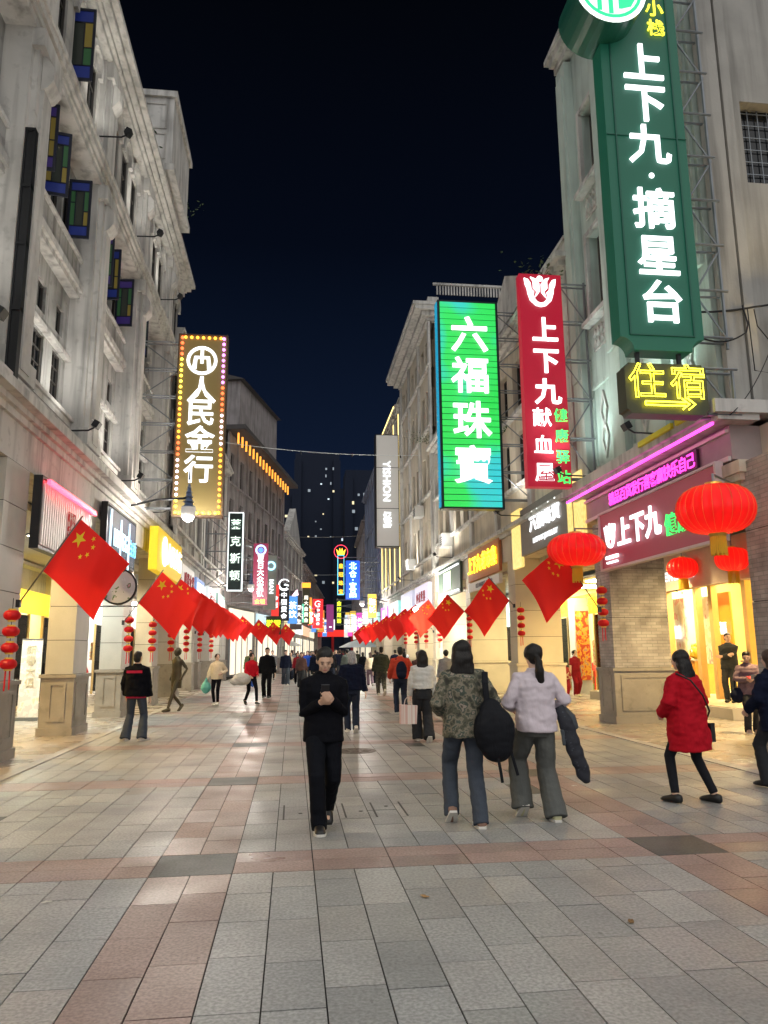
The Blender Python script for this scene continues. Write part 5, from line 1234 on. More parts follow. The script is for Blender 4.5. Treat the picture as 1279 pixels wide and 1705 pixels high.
def cat(P0, P1, sag, n=10): 
    a, b_ = Vector(P0), Vector(P1); return [a+(b_-a)*(i/n) - Vector((0,0,sag*4*(i/n)*(1-i/n))) for i in range(n+1)]
cable(cat((6.7,11.2,7.25),(7.75,11.1,7.35),.03)+cat((7.75,11.1,7.35),(8.8,11.1,7.7),.05), 'black cable running right from the tall green sign to the wall', .018)
cable(cat((6.7,11.1,6.75),(7.5,11.05,6.85),.12)+[(7.55,11.05,7.0),(7.5,11.08,7.35)], 'black looped cable at the foot of the tall green sign')
cable(cat((6.9,10.8,5.3),(7.9,11.1,6.5),.12), 'thin black cable slanting up across the corner wall', .008)
cable([(7.6,11.1,7.3),(7.62,11.1,6.2),(8.0,11.1,6.15),(8.05,11.1,6.6),(7.75,11.1,7.0),(7.72,11.1,7.3)], 'thin looped black cable on the concrete corner wall', .01)
o = MB().tube([(0,0,0),(.02,0,3),(.0,0,9)], .02, 6).build('conduit', GREYMETAL, None, True, (7.75,11.22,7.4)); tag(o, 'thin grey conduit running up the concrete corner wall', 'pipe')
o = MB().box(-.3,-.35,0,.75,.0,.22).box(-.2,-.25,.22,.7,.0,1.2).box(-.35,-.4,1.2,.8,.0,1.4).build('wall_pier', BEIGE, None, False, (8.45,11.15,5.9)); tag(o, 'cream pier stub with cap on the corner wall at the right edge', 'pier')
o = MB().tube([(0,0,0),(0,0,1.1)], .025, 6).build('conduit', mat('yellow_conduit', (.75,.55,.2), .5), None, True, (8.1,10.75,5.2)); tag(o, 'pale yellow conduit rising past the corner canopy', 'pipe')
# roof plants in gutters
def shrub(loc, n, spread, label, seed):
    r = random.Random(seed); b = MB()
    for i in range(n):
        p = Vector((r.gauss(0,spread), r.gauss(0,spread*.6), abs(r.gauss(.12,.2)))); a = r.uniform(0,6.3); L_ = r.uniform(.06,.16)
        d = Vector((math.cos(a)*L_, math.sin(a)*L_, r.uniform(-.05,.12))); w_ = d.cross(Vector((0,0,1))).normalized()*L_*.3
        b.add([p, p+d*.5+w_, p+d, p+d*.5-w_], [(0,1,2,3)])
    o = empty('wall_plant', loc, 0, label, 'plant'); b.build('leaves', mat('leaf_green', (.06,.10,.04), .7, var=.4), o)['kind'] = 'stuff'
    st = MB()
    for i in range(6): st.tube([(0,0,-.1),(r.gauss(0,spread*.7),r.gauss(0,spread*.4),r.uniform(.1,.3))], .008, 4)
    st.build('stem', mat('stem_brown', (.08,.06,.04), .8), o)
shrub((6.9,24.6,9.0), 150, .45, 'weedy plant growing from the wall between the green and crimson signs', 1); shrub((6.3,17.6,11.2), 60, .35, 'small weeds growing above the crimson sign', 2)
shrub((6.95,38.2,12.6), 200, .4, 'bushy plant hanging on the beige wall left of the green sign', 3); shrub((-4.9,20.6,16.6), 50, .3, 'weeds on the left parapet below the roof pavilion', 4); shrub((-4.3,25.2,17.2), 60, .35, 'tuft of weeds at the left roof corner', 5)
# street end: red roofed gate, market parasols
g = empty('street_gate', (4.6,118,0), 0, 'low festive red and white lit gate closing the far end of the street', 'gate')
for x in (-4.5,-1.5,1.5,4.5): MB().lathe([(.22,0),(.18,4.2)], 10, (x,0,0)).build('post', mat('red_post', (.5,.02,.02), .5), g)
MB().prism([(-5.6,4.0),(5.6,4.0),(4.6,5.0),(-4.6,5.0)], -.6, .6).build('roof', em('red_gate_glow', (.8,.03,.02), .6), g)
MB().box(-1.8,-.7,5.0,1.8,.3,6.6).build('name_board', em('gate_board', (.9,.9,.88), .7), g); letters(g, '步行街', 0, -.76, 5.8, 1.0, mat('dark_red_letters', (.4,.02,.03), .5), False, step=1.15)
for x, y, h_, c, lab_ in ((-1.0,70,2.5,(.55,.56,.55),'grey market parasol over the crowd, left of centre'), (6.1,70,2.35,(.85,.87,.9),'white market parasol over the crowd, right of centre')):
    o = empty('parasol', (x,y,0), 0, lab_, 'parasol')
    MB().lathe([(1.9,h_-.3),(1.85,h_-.25),(1.0,h_+.15),(.06,h_+.42)], 8).build('canopy', mat('parasol_%d' % int(c[0]*100), c, .7), o); MB().tube([(0,0,0),(0,0,h_+.3)], .04, 8).build('pole', GREYMETAL, o)
ac = mat('ac_white', (.5,.5,.48), .6)
for i, (p, lab_) in enumerate((((6.85,41,9.0),'air conditioner box on the beige wall, upper one'), ((6.85,44,6.4),'air conditioner box on the beige wall, lower one'), ((6.85,33.5,6.3),'air conditioner box past the market board'))):
    o = empty('air_conditioner', p, 0, lab_, 'air conditioner'); MB().box(-.2,-.45,0,.3,.45,.6).build('case', ac, o); q = MB(); 
    for k in range(4): q.box(-.215,-.3,.1+k*.1,-.2,.1,.14+k*.1)
    q.build('grille', DARKMETAL, o)
# ------------------------------------------------------------------ people
def remesh(mb, voxel, it=3, fold=0., seed=0., name='mesh'):
    me = mb.mesh('tmp'); o = bpy.data.objects.new('tmp', me)
    m = o.modifiers.new('r', 'REMESH'); m.mode = 'VOXEL'; m.voxel_size = voxel
    if it: s = o.modifiers.new('s', 'SMOOTH'); s.factor = .5; s.iterations = it
    r = evaluated(o)
    bpy.data.objects.remove(o); bpy.data.meshes.remove(me); r.name = name
    if fold:
        sv = Vector((seed*3.1, seed*1.7, seed))
        n = len(r.vertices); co = np.empty(n*3, np.float32); r.vertices.foreach_get('co', co); nr = np.empty(n*3, np.float32); r.vertex_normals.foreach_get('vector', nr)
        co = co.reshape(-1,3); q = [noise.noise(Vector((c[0]*7, c[1]*7, c[2]*13))+sv) + .5*noise.noise(Vector((c[0]*16, c[1]*16, c[2]*24))+sv) for c in co.tolist()]
        co = co + nr.reshape(-1,3)*(np.array(q, np.float32)*fold)[:,None]; r.vertices.foreach_set('co', co.ravel())
    r.polygons.foreach_set('use_smooth', [True]*len(r.polygons)); r.update(); return r
def ik(a, c, l1, l2, pole):
    a, c = Vector(a), Vector(c); d = c-a; L = d.length
    if L > (l1+l2)*.999: c = a + d*((l1+l2)*.999/L); d = c-a; L = d.length
    x = (l1*l1-l2*l2+L*L)/(2*L); h = math.sqrt(max(l1*l1-x*x, 0)); n = d.normalized()
    p = Vector(pole) - n*Vector(pole).dot(n); p = p.normalized() if p.length > 1e-6 else Vector((0,1,0))
    return a + n*x + p*h, c
SKIN = mat('skin', (.58,.37,.26), .5, var=.08, scale=8, spec=.35); SKIN2 = mat('skin_light', (.62,.41,.31), .5, var=.06, scale=8)
def hairmat(name, c):
    m = bpy.data.materials.new(name); t, b = _nodes(m); N = t.nodes.new; L = t.links.new
    tc = N('ShaderNodeTexCoord'); mp = N('ShaderNodeMapping'); mp.inputs['Scale'].default_value = (1,1,.07); n = N('ShaderNodeTexNoise'); n.inputs['Scale'].default_value = 140; n.inputs['Detail'].default_value = 2
    L(tc.outputs['Object'], mp.inputs[0]); L(mp.outputs[0], n.inputs['Vector']); r = N('ShaderNodeValToRGB'); r.color_ramp.elements[0].position = .3; r.color_ramp.elements[1].position = .75
    r.color_ramp.elements[0].color = (*[x*.4 for x in c],1); r.color_ramp.elements[1].color = (*[min(1,x*2.2) for x in c],1); L(n.outputs['Fac'], r.inputs[0]); L(r.outputs[0], b.inputs['Base Color'])
    bp = N('ShaderNodeBump'); bp.inputs['Strength'].default_value = .8; bp.inputs['Distance'].default_value = .006; L(n.outputs['Fac'], bp.inputs['Height']); L(bp.outputs[0], b.inputs['Normal'])
    b.inputs['Roughness'].default_value = .45; b.inputs['Specular IOR Level'].default_value = .3; MATS[name] = m; return m
HAIR = hairmat('hair_black', (.006,.005,.0045)); HAIRB = hairmat('hair_brown', (.04,.022,.016)); HAIRG = hairmat('hair_grey', (.30,.29,.28))
SOLE = mat('white_sole', (.65,.63,.58), .6)
def F(name, c, rough=.85, wr=.5): return mat('cloth_'+name, c, rough, var=.14, scale=20, wrinkle=wr, bscale=14, spec=.08)
def hand(b, w, d, pn, side, curl=.7, k=1.0):
    """palm, four unequal bent fingers and a thumb off the side of the palm"""
    d = Vector(d).normalized(); pn = Vector(pn); pn = (pn - d*pn.dot(d)).normalized(); ac = d.cross(pn)*side
    w = Vector(w)
    for i in range(4):
        q = (i-1.5)*.019*k; b.tube([w+ac*q*.6, w+ac*q+d*.085*k], [.014*k,.013*k], 6)
        L_ = (.068,.078,.074,.058)[i]*k; base = w+ac*q+d*.085*k
        d1 = (d*math.cos(curl*.6)+pn*math.sin(curl*.6)); d2 = (d*math.cos(curl*1.6)+pn*math.sin(curl*1.6))
        b.tube([base, base+d1*L_*.5, base+d1*L_*.5+d2*L_*.5], [.0105*k,.0095*k,.008*k], 6)
    t0 = w - ac*.028*k + d*.03*k; t1 = t0 - ac*.03*k + d*.03*k + pn*.012*k; t2 = t1 + d*.035*k + ac*.004*k + pn*.012*k
    b.tube([t0,t1,t2], [.013*k,.0115*k,.009*k], 6)
def person(label, loc, rz, H=1.66, sex='f', lean=.03, ankL=(-.09,.0,.09), ankR=(.09,.0,.09), wrL=(-.26,.06,.80), wrR=(.26,.06,.80), poleL=(-.5,-1,-.2), poleR=(.5,-1,-.2),
           pitch=.0, yaw=.0, top=None, pants=None, shoes=None, hair=('short',None), vox=.009, skin=None, bare_legs=False, curl=.6, palmL=(1,0,0), palmR=(-1,0,0), group=None, name='person', allmat=None, cat='person', face=True, toe=(0,0)):
    s = H/1.70; male = sex == 'm'; sw = .174 if male else .156; hw = .085
    o = empty(name, loc, rz, label, cat, group)
    S = skin or SKIN2; A = lambda m: allmat or m
    V3 = lambda x, y, z: Vector((x*s, y*s, z*s))
    ly = lambda z: (z-.95)*math.tan(lean)
    shL, shR = V3(-sw, ly(1.37), 1.365), V3(sw, ly(1.37), 1.365)
    eL, wL = ik(shL, V3(*wrL), .285*s, .255*s, poleL); eR, wR = ik(shR, V3(*wrR), .285*s, .255*s, poleR)
    hpL, hpR = V3(-hw,0,.90), V3(hw,0,.90)
    kL, aL = ik(hpL, V3(*ankL), .435*s, .425*s, (-.08,1,0)); kR, aR = ik(hpR, V3(*ankR), .435*s, .425*s, (.08,1,0))
    def ell_ring(z, rx, ry, oy=0., n=20, e=2.3):
        R = []
        for j in range(n):
            q = 2*PI*j/n; cq, sq = math.cos(q), math.sin(q)
            R.append(V3(rx*math.copysign(abs(cq)**(2/e),cq), ly(z)+oy+ry*math.copysign(abs(sq)**(2/e),sq), z))
        return R
    g = 1.03 if male else .97
    b = MB()
    b.rings([ell_ring(z, rx*g, ry*g) for z, rx, ry in ((.80,.12,.09),(.88,.155,.105),(.96,.16 if male else .168,.11),(1.06,.14 if male else .125,.10),(1.18,.15 if male else .138,.105),(1.30,.16,.11),(1.38,.155,.085),(1.42,.09,.06),(1.45,.05,.052))])
    for sh, e, w in ((shL,eL,wL),(shR,eR,wR)): b.tube([sh,(sh+e)/2,e,(e*.6+w*.4),w], [.05*s*g,.046*s*g,.037*s*g,.037*s*g,.026*s*g], 10)
    for sgn, w, e, pn in ((-1,wL,eL,palmL),(1,wR,eR,palmR)): hand(b, w, w-e, pn, sgn, curl, s*(1.05 if male else .95))
    for hp, k_, a in ((hpL,kL,aL),(hpR,kR,aR)): b.tube([hp,(hp+k_)/2,k_,k_*.6+a*.4,a], [.085*s,.07*s,.052*s,.053*s,.036*s], 12)
    feet = []
    for a, t_ in ((aL,toe[0]),(aR,toe[1])):
        dn = a.z-.085*s; f = Vector((t_, 1, 0)).normalized() if dn < .03*s else Vector((t_, .75, -.66)).normalized()
        b.ell(a+f*.05*s+V3(0,0,-.05), (.032*s,.085*s,.022*s), 10, 6, (-(.7 if dn > .03*s else 0),0,-t_)); feet.append((a, f, dn, t_))
    # head
    nb = V3(0, ly(1.43), 1.43); Rh = Euler((-pitch,0,yaw)).to_matrix()
    hd = lambda x, y, z: nb + Rh @ V3(x,y,z)
    er = (-pitch,0,yaw)
    HS = 1.06
    b.tube([nb+V3(0,-.01,-.05), hd(0,-.005,.03), hd(0,.005,.09)], [.054*s*g,.05*s*g,.05*s*g], 10)
    b.ell(hd(0,.008,.175), (.073*s,.092*s,.098*s), 16, 12, er); b.ell(hd(0,.035,.112), (.055*s,.062*s,.062*s), 14, 10, er); b.ell(hd(0,.06,.075), (.03*s,.03*s,.022*s), 10, 6, er)
    b.ell(hd(0,.105,.145), (.013*s,.018*s,.024*s), 8, 6, er); b.ell(hd(0,.085,.185), (.045*s,.02*s,.012*s), 10, 6, er)
    for q in (-1,1): b.ell(hd(q*.075,.0,.15), (.010*s,.022*s,.032*s), 8, 6, er); b.ell(hd(q*.04,.075,.13), (.02*s,.018*s,.018*s), 8, 6, er)
    obj('body', remesh(b, vox, 2, name='body'), A(S), o)
    if face:
        for q in (-1,1):
            MB().ell(hd(q*.031,.092,.160), (.011*s,.006*s,.0045*s), 8, 6, er).build('eye', A(mat('eye_dark', (.02,.015,.012), .2)), o, True)
            MB().cbox(hd(q*.033,.098,.182), (.030*s,.008*s,.004*s), er).build('eyebrow', A(HAIRB), o)
        MB().ell(hd(0,.098,.098), (.022*s,.008*s,.006*s), 8, 6, er).build('lips', A(mat('lips', (.42,.14,.12), .5)), o, True)
    # trousers or tights
    if pants:
        pm, st = pants; th, kn, hm = {'wide':(.108,.098,.112), 'straight':(.105,.078,.074), 'slim':(.094,.062,.048), 'flare':(.100,.074,.105), 'jog':(.11,.09,.06)}[st]
        b = MB(); b.rings([ell_ring(z, rx*g, ry*g) for z, rx, ry in ((.79,.14,.10),(.86,.168,.12),(.95,.172,.122),(1.04,.148 if male else .14,.112))])
        for hp, k_, a in ((hpL,kL,aL),(hpR,kR,aR)):
            e_ = a + (a-k_).normalized()*(-.02 if st == 'slim' else .06 if st == 'straight' else .055)*s
            b.tube([hp+V3(0,0,.04), hp*.5+k_*.5, k_, k_*.5+e_*.5, e_], [th*s*.98,(th+kn)/2*s,kn*s,(kn+hm)/2*s,hm*s], 14)
        obj('trousers', remesh(b, vox*1.15, 3, .007 if st != 'slim' else .003, rnd.random()*9, 'trousers'), A(pm), o)
    # shoes
    if shoes:
        for a, f, dn, t_ in feet:
            up = f.cross(Vector((1,0,0))).normalized(); up = up if up.z > 0 else -up; rt = f.cross(up)
            sh = MB(); so_ = MB()
            def ring_(y, z, rx, rz_): return [a + f*y*s + up*(z*s + rz_*s*math.sin(q)) + rt*(rx*s*math.cos(q)) for q in [2*PI*j/12 for j in range(12)]]
            sh.rings([ring_(-.075,-.045,.024,.03), ring_(-.062,-.035,.042,.048), ring_(.0,-.033,.048,.054), ring_(.08,-.048,.052,.04), ring_(.15,-.056,.051,.03), ring_(.19,-.063,.034,.02)])
            sh.build('shoe', A(shoes[0]), o, True)
            if len(shoes) > 1:
                so_.rings([[p-up*.0 for p in [a+f*y*s+rt*(x*s)+up*(z*s) for y, x, z in ((-.08,-.035,zz),(-.08,.035,zz),(.0,.052,zz),(.12,.058,zz),(.19,.038,zz),(.205,0,zz),(.19,-.038,zz),(.12,-.058,zz),(.0,-.052,zz))]] for zz in (-.085,-.062)])
                so_.build('sole', A(shoes[1]), o)
    # upper garment
    if top:
        tm, hem, ease, slv = top[:4]; flare_ = top[4] if len(top) > 4 else 0.; e0 = ease
        b = MB(); prof = [(z, rx, ry) for z, rx, ry in ((.62,.172,.125),(.72,.172,.125),(.82,.172,.124),(.90,.17,.122),(.98,.166,.12),(1.08,.158,.115),(1.18,.16,.118),(1.28,.168,.12),(1.355,.168,.105)) if z >= hem-.001]
        R = [ell_ring(hem, .168*g+e0+flare_, .12*g+e0+flare_)] if not prof or prof[0][0] > hem+.01 else []
        R += [ell_ring(z, rx*g+e0+flare_*max(0,(1.2-z)/.5), ry*g+e0+flare_*max(0,(1.2-z)/.5)) for z, rx, ry in prof]
        R += [ell_ring(1.40, .142*g+e0*.6, .085+e0*.5), ell_ring(1.425, .105*g+e0*.4, .078+e0*.3), ell_ring(1.44, .074+e0*.2, .07), ell_ring(1.47, .066, .066)]
        b.rings(R)
        for sh, e, w in ((shL,eL,wL),(shR,eR,wR)):
            p_in = sh + V3(-math.copysign(.04,sh.x),0,.0); ra, rb_, rc = (.052+e0*.55)*s*g, (.043+e0*.6)*s*g, (.034+e0*.5)*s*g
            if slv >= 1: b.tube([p_in, sh, (sh+e)/2, e, (e+w)/2, w+(e-w).normalized()*.005*s], [ra*.9,ra*.98,ra*.95,rb_,(rb_+rc)/2,rc], 12)
            else: b.tube([p_in, sh, sh+(e-sh)*slv*1.6], [ra,ra,ra], 12)
        obj('jacket' if slv >= 1 else 'shirt', remesh(b, vox*1.15, 3, .006+.16*e0, rnd.random()*9, 'jacket'), A(tm), o)
    # hair
    hs, hm = hair[0], hair[1] or HAIR
    if hs:
        b = MB(); b.ell(hd(0,-.014,.195), (.082*s,.098*s,.092*s), 16, 12, er); b.ell(hd(0,-.045,.15), (.078*s,.062*s,.085*s), 14, 10, er)
        if hs == 'short': b.ell(hd(0,.002,.224), (.078*s,.088*s,.066*s), 14, 10, er)
        if hs in ('bob','long','pony','bun'): b.ell(hd(0,-.012,.19), (.096*s,.104*s,.094*s), 16, 12, er)
        if hs == 'bob': b.tube([hd(0,-.02,.2),hd(0,-.045,.1),hd(0,-.045,.03),hd(0,-.035,.0)], [.086*s,.088*s,.085*s,.07*s], 14); 
        if hs == 'long':
            b.tube([hd(0,-.02,.2),hd(0,-.05,.1),hd(0,-.07,-.0),hd(0,-.075,-.1),hd(0,-.07,-.15)], [(.094*s,.085*s),(.108*s,.075*s),(.118*s,.055*s),(.11*s,.04*s),(.07*s,.03*s)], 14)
        if hs == 'pony':
            b.ell(hd(0,-.10,.14), (.03*s,.03*s,.03*s), 8, 6); b.tube([hd(0,-.09,.14),hd(.005,-.135,.10),hd(.01,-.14,.0),hd(.02,-.125,-.1),hd(.03,-.115,-.17)], [.025*s,.04*s,.05*s,.046*s,.018*s], 10)
        if hs == 'bun': b.ell(hd(0,-.10,.19), (.045*s,.04*s,.045*s), 10, 8)
        obj('hair', remesh(b, vox, 2, .009, rnd.random()*9, 'hair'), A(hm), o)
    return o
BLKC = F('black', (.005,.0055,.008)); NAVY = F('navy', (.008,.011,.026)); JEAN = F('denim', (.055,.066,.085)); DKJ = F('dark_denim', (.02,.026,.045)); LILAC = F('lilac', (.56,.50,.55)); GREYP = F('grey_trousers', (.10,.105,.10))
REDC = F('red_wool', (.40,.008,.018)); WHT = F('white', (.62,.62,.58)); ORNG = F('orange_red', (.42,.05,.025)); OLIV = F('dark_olive', (.035,.04,.028)); TAN = F('cream', (.60,.50,.36)); CHAR = F('charcoal', (.03,.032,.036)); GREYC = F('grey', (.22,.22,.23)); MARO = F('maroon', (.20,.012,.02)); PURP = F('mauve', (.16,.11,.14)); BRN = F('brown', (.09,.05,.045)); PNK = F('pink', (.50,.30,.25)); DGRN = F('green', (.13,.17,.08))
CAMO = pattern('camouflage', [(0,(.035,.035,.026)),(.40,(.075,.075,.05)),(.48,(.17,.15,.11)),(.56,(.05,.065,.05)),(.64,(.24,.20,.16)),(.72,(.06,.055,.04))], 14, .9, (1,1,1), 5)
SHB = mat('black_shoe', (.012,.012,.012), .4); SHW = mat('pale_shoe', (.55,.52,.45), .6); SHY = mat('lime_cream_shoe', (.60,.58,.35), .6)
# -- near figures
person('man in a black jacket walking towards the camera looking at his phone', (.30,7.45,0), PI+.05, 1.67, 'm', .06, (-.07,-.26,.17), (.05,.16,.09), (-.05,.25,1.21), (.05,.24,1.18), (-.45,-.5,-1), (.45,-.5,-1), .42, .0,
    (BLKC,.80,.024,1), (F('black_trousers', (.006,.007,.010)),'straight'), (SHB, SOLE), ('short', hairmat('hair_salt', (.009,.0085,.0085))), .008, SKIN, curl=1.0, palmL=(.6,-.3,.7), palmR=(-.6,-.3,.7))
ph = empty('phone', (.30,7.13,1.27), PI+.05, 'dark smartphone held in both hands by the man in black', 'phone')
MB().cbox((0,0,0), (.075,.009,.15), (-.7,0,0)).build('case', mat('phone_case', (.02,.02,.025), .3), ph); MB().cbox((0,-.0045,.004), (.069,.003,.142), (-.7,0,0)).build('screen', em('phone_screen', (.8,.85,1), .9), ph)
person('young woman in a camouflage jacket and jeans walking away', (1.66,7.40,0), -.04, 1.72, 'f', .03, (-.12,.12,.12), (.11,-.12,.085), (-.20,.16,1.02), (.22,.14,1.05), top=(CAMO,.80,.045,1), pants=(JEAN,'straight'), shoes=(mat('brown_shoe', (.25,.15,.11), .7), SOLE), hair=('long', HAIR), vox=.008, yaw=-.15)
# black sling bag of the camo woman
bg_ = empty('shoulder_bag', (1.90,7.18,.70), -.1, 'big black sling bag hanging at the camouflage woman\'s right hip', 'bag')
b = MB().ell((0,0,.18), (.20,.11,.24), 16, 12).ell((.02,0,.05), (.16,.10,.16), 14, 10).ell((-.02,.02,.34), (.12,.08,.14), 12, 8); obj('bag_body', remesh(b, .012, 3, .006, 2., 'bag_body'), F('black_nylon', (.010,.011,.014), .55), bg_)
MB().tube([(-.06,.0,.44),(-.07,.02,.62),(-.06,.08,.72)], [(.03,.008)]*3, 8).tube([(.14,-.03,.02),(.17,-.04,-.1),(.20,-.05,-.22)], [(.014,.005)]*3, 6).tube([(.02,-.06,-.06),(.04,-.07,-.2),(.05,-.07,-.28)], [(.014,.005)]*3, 6).build('strap', F('black_nylon', (.010,.011,.014)), bg_)
person('young woman with a ponytail in a lilac sweatshirt and grey trousers', (2.42,7.52,0), .05, 1.68, 'f', .02, (-.13,.14,.14), (.12,-.10,.085), (-.17,.22,1.06), (.20,.16,1.02), (-.8,-1,-.2), (.9,-1,-.2), .0, .0,
    (LILAC,.84,.045,1), (GREYP,'wide'), (SHY, SOLE), ('pony', HAIR), .008)
cl = empty('carried_coat', (2.66,7.50,1.0), .0, 'dark speckled coat hanging over the arm of the woman in lilac', 'coat')
b = MB().tube([(0,.02,.06),(.05,-.03,-.08),(.12,-.05,-.35),(.2,-.05,-.58),(.23,-.05,-.66)], [(.05,.07),(.075,.06),(.085,.05),(.07,.045),(.03,.03)], 14); obj('cloth', remesh(b, .010, 3, .010, 4., 'cloth'), pattern('speckled_cloth', [(0,(.008,.010,.018)),(.66,(.06,.07,.09)),(.70,(.010,.012,.02))], 45, .7), cl)
b = MB().tube([(.02,.03,.06),(.10,.0,-.05),(.15,.0,-.16)], [(.05,.05),(.07,.05),(.05,.04)], 12).tube([(.0,-.06,-.15),(.01,-.07,-.3)], [(.03,.02),(.015,.015)], 8); obj('lining', remesh(b, .010, 2, .008, 5., 'lining'), F('slate', (.06,.07,.08), .5), cl)
person('woman in a knee length red coat with a black crossbody bag', (4.30,8.05,0), .42, 1.60, 'f', .04, (-.20,.08,.09), (.20,-.14,.085), (-.20,.20,.98), (.20,.2,1.0), (-.9,-1,-.2), (.9,-1,-.2), .08, .1,
    (REDC,.58,.07,1,.015), (F('black_tights', (.015,.016,.02)),'slim'), (SHB,), ('long', HAIR), .008)
bb = empty('crossbody_bag', (4.535,8.10,.72), .42, 'small black crossbody bag on the red coat woman', 'bag')
MB().box(-.02,-.08,-.1,.05,.08,.1).build('bag_body', mat('black_leather', (.012,.011,.012), .35), bb); MB().tube([(0,0,.1),(-.10,-.14,.24),(-.25,-.185,.41),(-.36,-.13,.57),(-.39,.03,.64)], .010, 6).build('strap', mat('black_leather', (.012,.011,.012), .35), bb)
person('person in dark clothes cut off by the right picture edge', (5.72,8.6,0), .3, 1.60, 'f', .05, (-.1,.15,.1), (.1,-.1,.09), (-.22,.25,.95), (.22,.1,.85), top=(NAVY,.70,.06,1), pants=(CHAR,'straight'), shoes=(SHB,), hair=('bob', HAIRB), vox=.010)
person('person in a black jacket with a crimson stripe across the back', (-2.98,15.3,0), -.12, 1.66, 'm', .0, (-.17,.0,.09), (.15,.0,.09), (-.24,.10,.86), (.27,.04,.78), top=(BLKC,.84,.05,1), pants=(JEAN,'flare'), shoes=(SHW, SOLE), hair=('short', HAIR), vox=.010, toe=(-.8,.5))
st = MB(); st.rings([[(x, -.168-.012*math.cos(x*8), z) for x in (-.15,-.08,0,.08,.15)] for z in (1.26,1.31)], False, False); o_ = st.build('back_stripe', F('crimson', (.40,.02,.06)), bpy.data.objects['person.005']) 
MB().rings([[(.19*math.cos(q), .142*math.sin(q), z) for q in [2*PI*j/20 for j in range(20)]] for z in (.79,.855)], False).build('shirt_hem', F('crimson', (.40,.02,.06)), bpy.data.objects['person.005'])
person('grey haired elderly person in a dark jacket walking away behind the man in black', (1.22,15.9,0), .0, 1.64, 'm', .06, (-.08,.1,.1), (.08,-.12,.12), (-.28,.08,.86), (.30,.02,.80), top=(NAVY,.88,.055,1), pants=(DKJ,'straight'), shoes=(SHW, SOLE), hair=('bob', HAIRG), vox=.011)
person('woman in a white blouse and dark trousers carrying a striped shopping bag', (2.38,14.0,0), .0, 1.64, 'f', .02, (-.08,.14,.1), (.09,-.14,.13), (-.22,.12,.86), (.23,.08,.84), top=(WHT,.98,.055,1), pants=(CHAR,'wide'), shoes=(SHW, SOLE), hair=('long', HAIR), vox=.010)
sb = empty('shopping_bag', (2.08,13.85,.36), 0, 'pink and white striped paper shopping bag of the woman in white', 'bag')
MB().prism([(-.15,-.02),(.15,-.02),(.17,.30),(-.15,.32)], -.05, .05).build('bag_body', pattern('pink_stripes', [(0,(.65,.42,.36)),(.5,(.75,.68,.62))], 6, .7, (6,1,.01)), sb); MB().tube([(-.07,0,.3),(-.05,0,.4),(0,.0,.46),(.06,0,.4),(.08,0,.3)], .008, 6).build('handle', mat('bag_rope', (.6,.5,.45), .7), sb)
person('person in an orange jacket wearing a navy backpack', (2.85,20.2,0), .05, 1.74, 'm', .05, (-.07,.16,.1), (.08,-.18,.14), (-.26,.15,.9), (.27,.1,.92), top=(ORNG,.90,.045,1), pants=(DKJ,'straight'), shoes=(SHW, SOLE), hair=('short', HAIR), vox=.011)
bp = empty('backpack', (2.85,20.02,1.08), .05, 'navy backpack worn over the orange jacket', 'backpack')
b = MB().ell((0,0,.06), (.15,.09,.24), 14, 10).ell((0,-.03,-.06), (.13,.08,.12), 12, 8); obj('bag_body', remesh(b, .014, 2, .006, 3., 'bag_body'), NAVY, bp)
for q in (-1,1): MB().tube([(q*.1,.06,-.1),(q*.13,.1,.2),(q*.11,.12,.36)], [(.028,.008)]*3, 8).build('strap', NAVY, bp)
person('man in a dark olive jacket and patterned trousers walking away', (3.30,28.5,0), .05, 1.80, 'm', .04, (-.08,.2,.1), (.08,-.2,.2), (-.28,.1,.85), (.28,.05,.85), top=(OLIV,.86,.06,1), pants=(pattern('dark_camo', [(0,(.03,.028,.022)),(.5,(.09,.08,.06)),(.6,(.04,.04,.03))], 10, .9),'jog'), shoes=(SHW, SOLE), hair=('short', HAIR), vox=.013)
person('woman in a cream top and black leggings holding a teal bag', (-2.40,25.0,0), PI-.15, 1.60, 'f', .0, (-.08,.1,.1), (.08,-.05,.09), (-.20,.2,1.05), (.30,.05,.86), (-.8,-1,0), (.5,-1,0), .05, .5, top=(TAN,.86,.04,1), pants=(BLKC,'slim'), shoes=(SHW, SOLE), hair=('bun', HAIRB), vox=.011)
tb_ = empty('teal_bag', (-2.72,24.9,.42), 0, 'teal plastic carrier bag held by the woman in cream', 'bag')
b = MB().ell((0,0,.14), (.16,.1,.19), 12, 10).tube([(0,0,.3),(.01,0,.46)], [.06,.02], 8); obj('bag_body', remesh(b, .014, 1, .012, 6., 'bag_body'), mat('teal_plastic', (.10,.35,.30), .35, var=.3), tb_)
person('woman in a red and dark top carrying a large pale sack', (-1.32,25.0,0), PI+.5, 1.62, 'f', .05, (-.10,.26,.1), (.09,-.22,.14), (-.1,.26,.95), (.16,.26,.95), top=(REDC,.92,.04,1), pants=(BLKC,'slim'), shoes=(SHB, SOLE), hair=('pony', HAIR), vox=.011)
sk = empty('pale_sack', (-1.60,24.7,.66), .3, 'large pale grey sack carried by the woman in red', 'bag')
b = MB().ell((0,0,.15), (.30,.18,.20), 14, 10).ell((-.22,0,.08), (.16,.12,.12), 12, 8); obj('bag_body', remesh(b, .016, 1, .02, 8., 'bag_body'), F('pale_sack', (.50,.49,.46)), sk)
person('tall man all in black walking towards the camera beside the woman in red', (-.92,28.2,0), PI-.1, 1.80, 'm', .02, (-.1,.12,.1), (.1,-.1,.1), (-.28,.06,.84), (.28,.06,.84), top=(BLKC,.84,.05,1), pants=(BLKC,'straight'), shoes=(SHB, SOLE), hair=('short', HAIR), vox=.013)
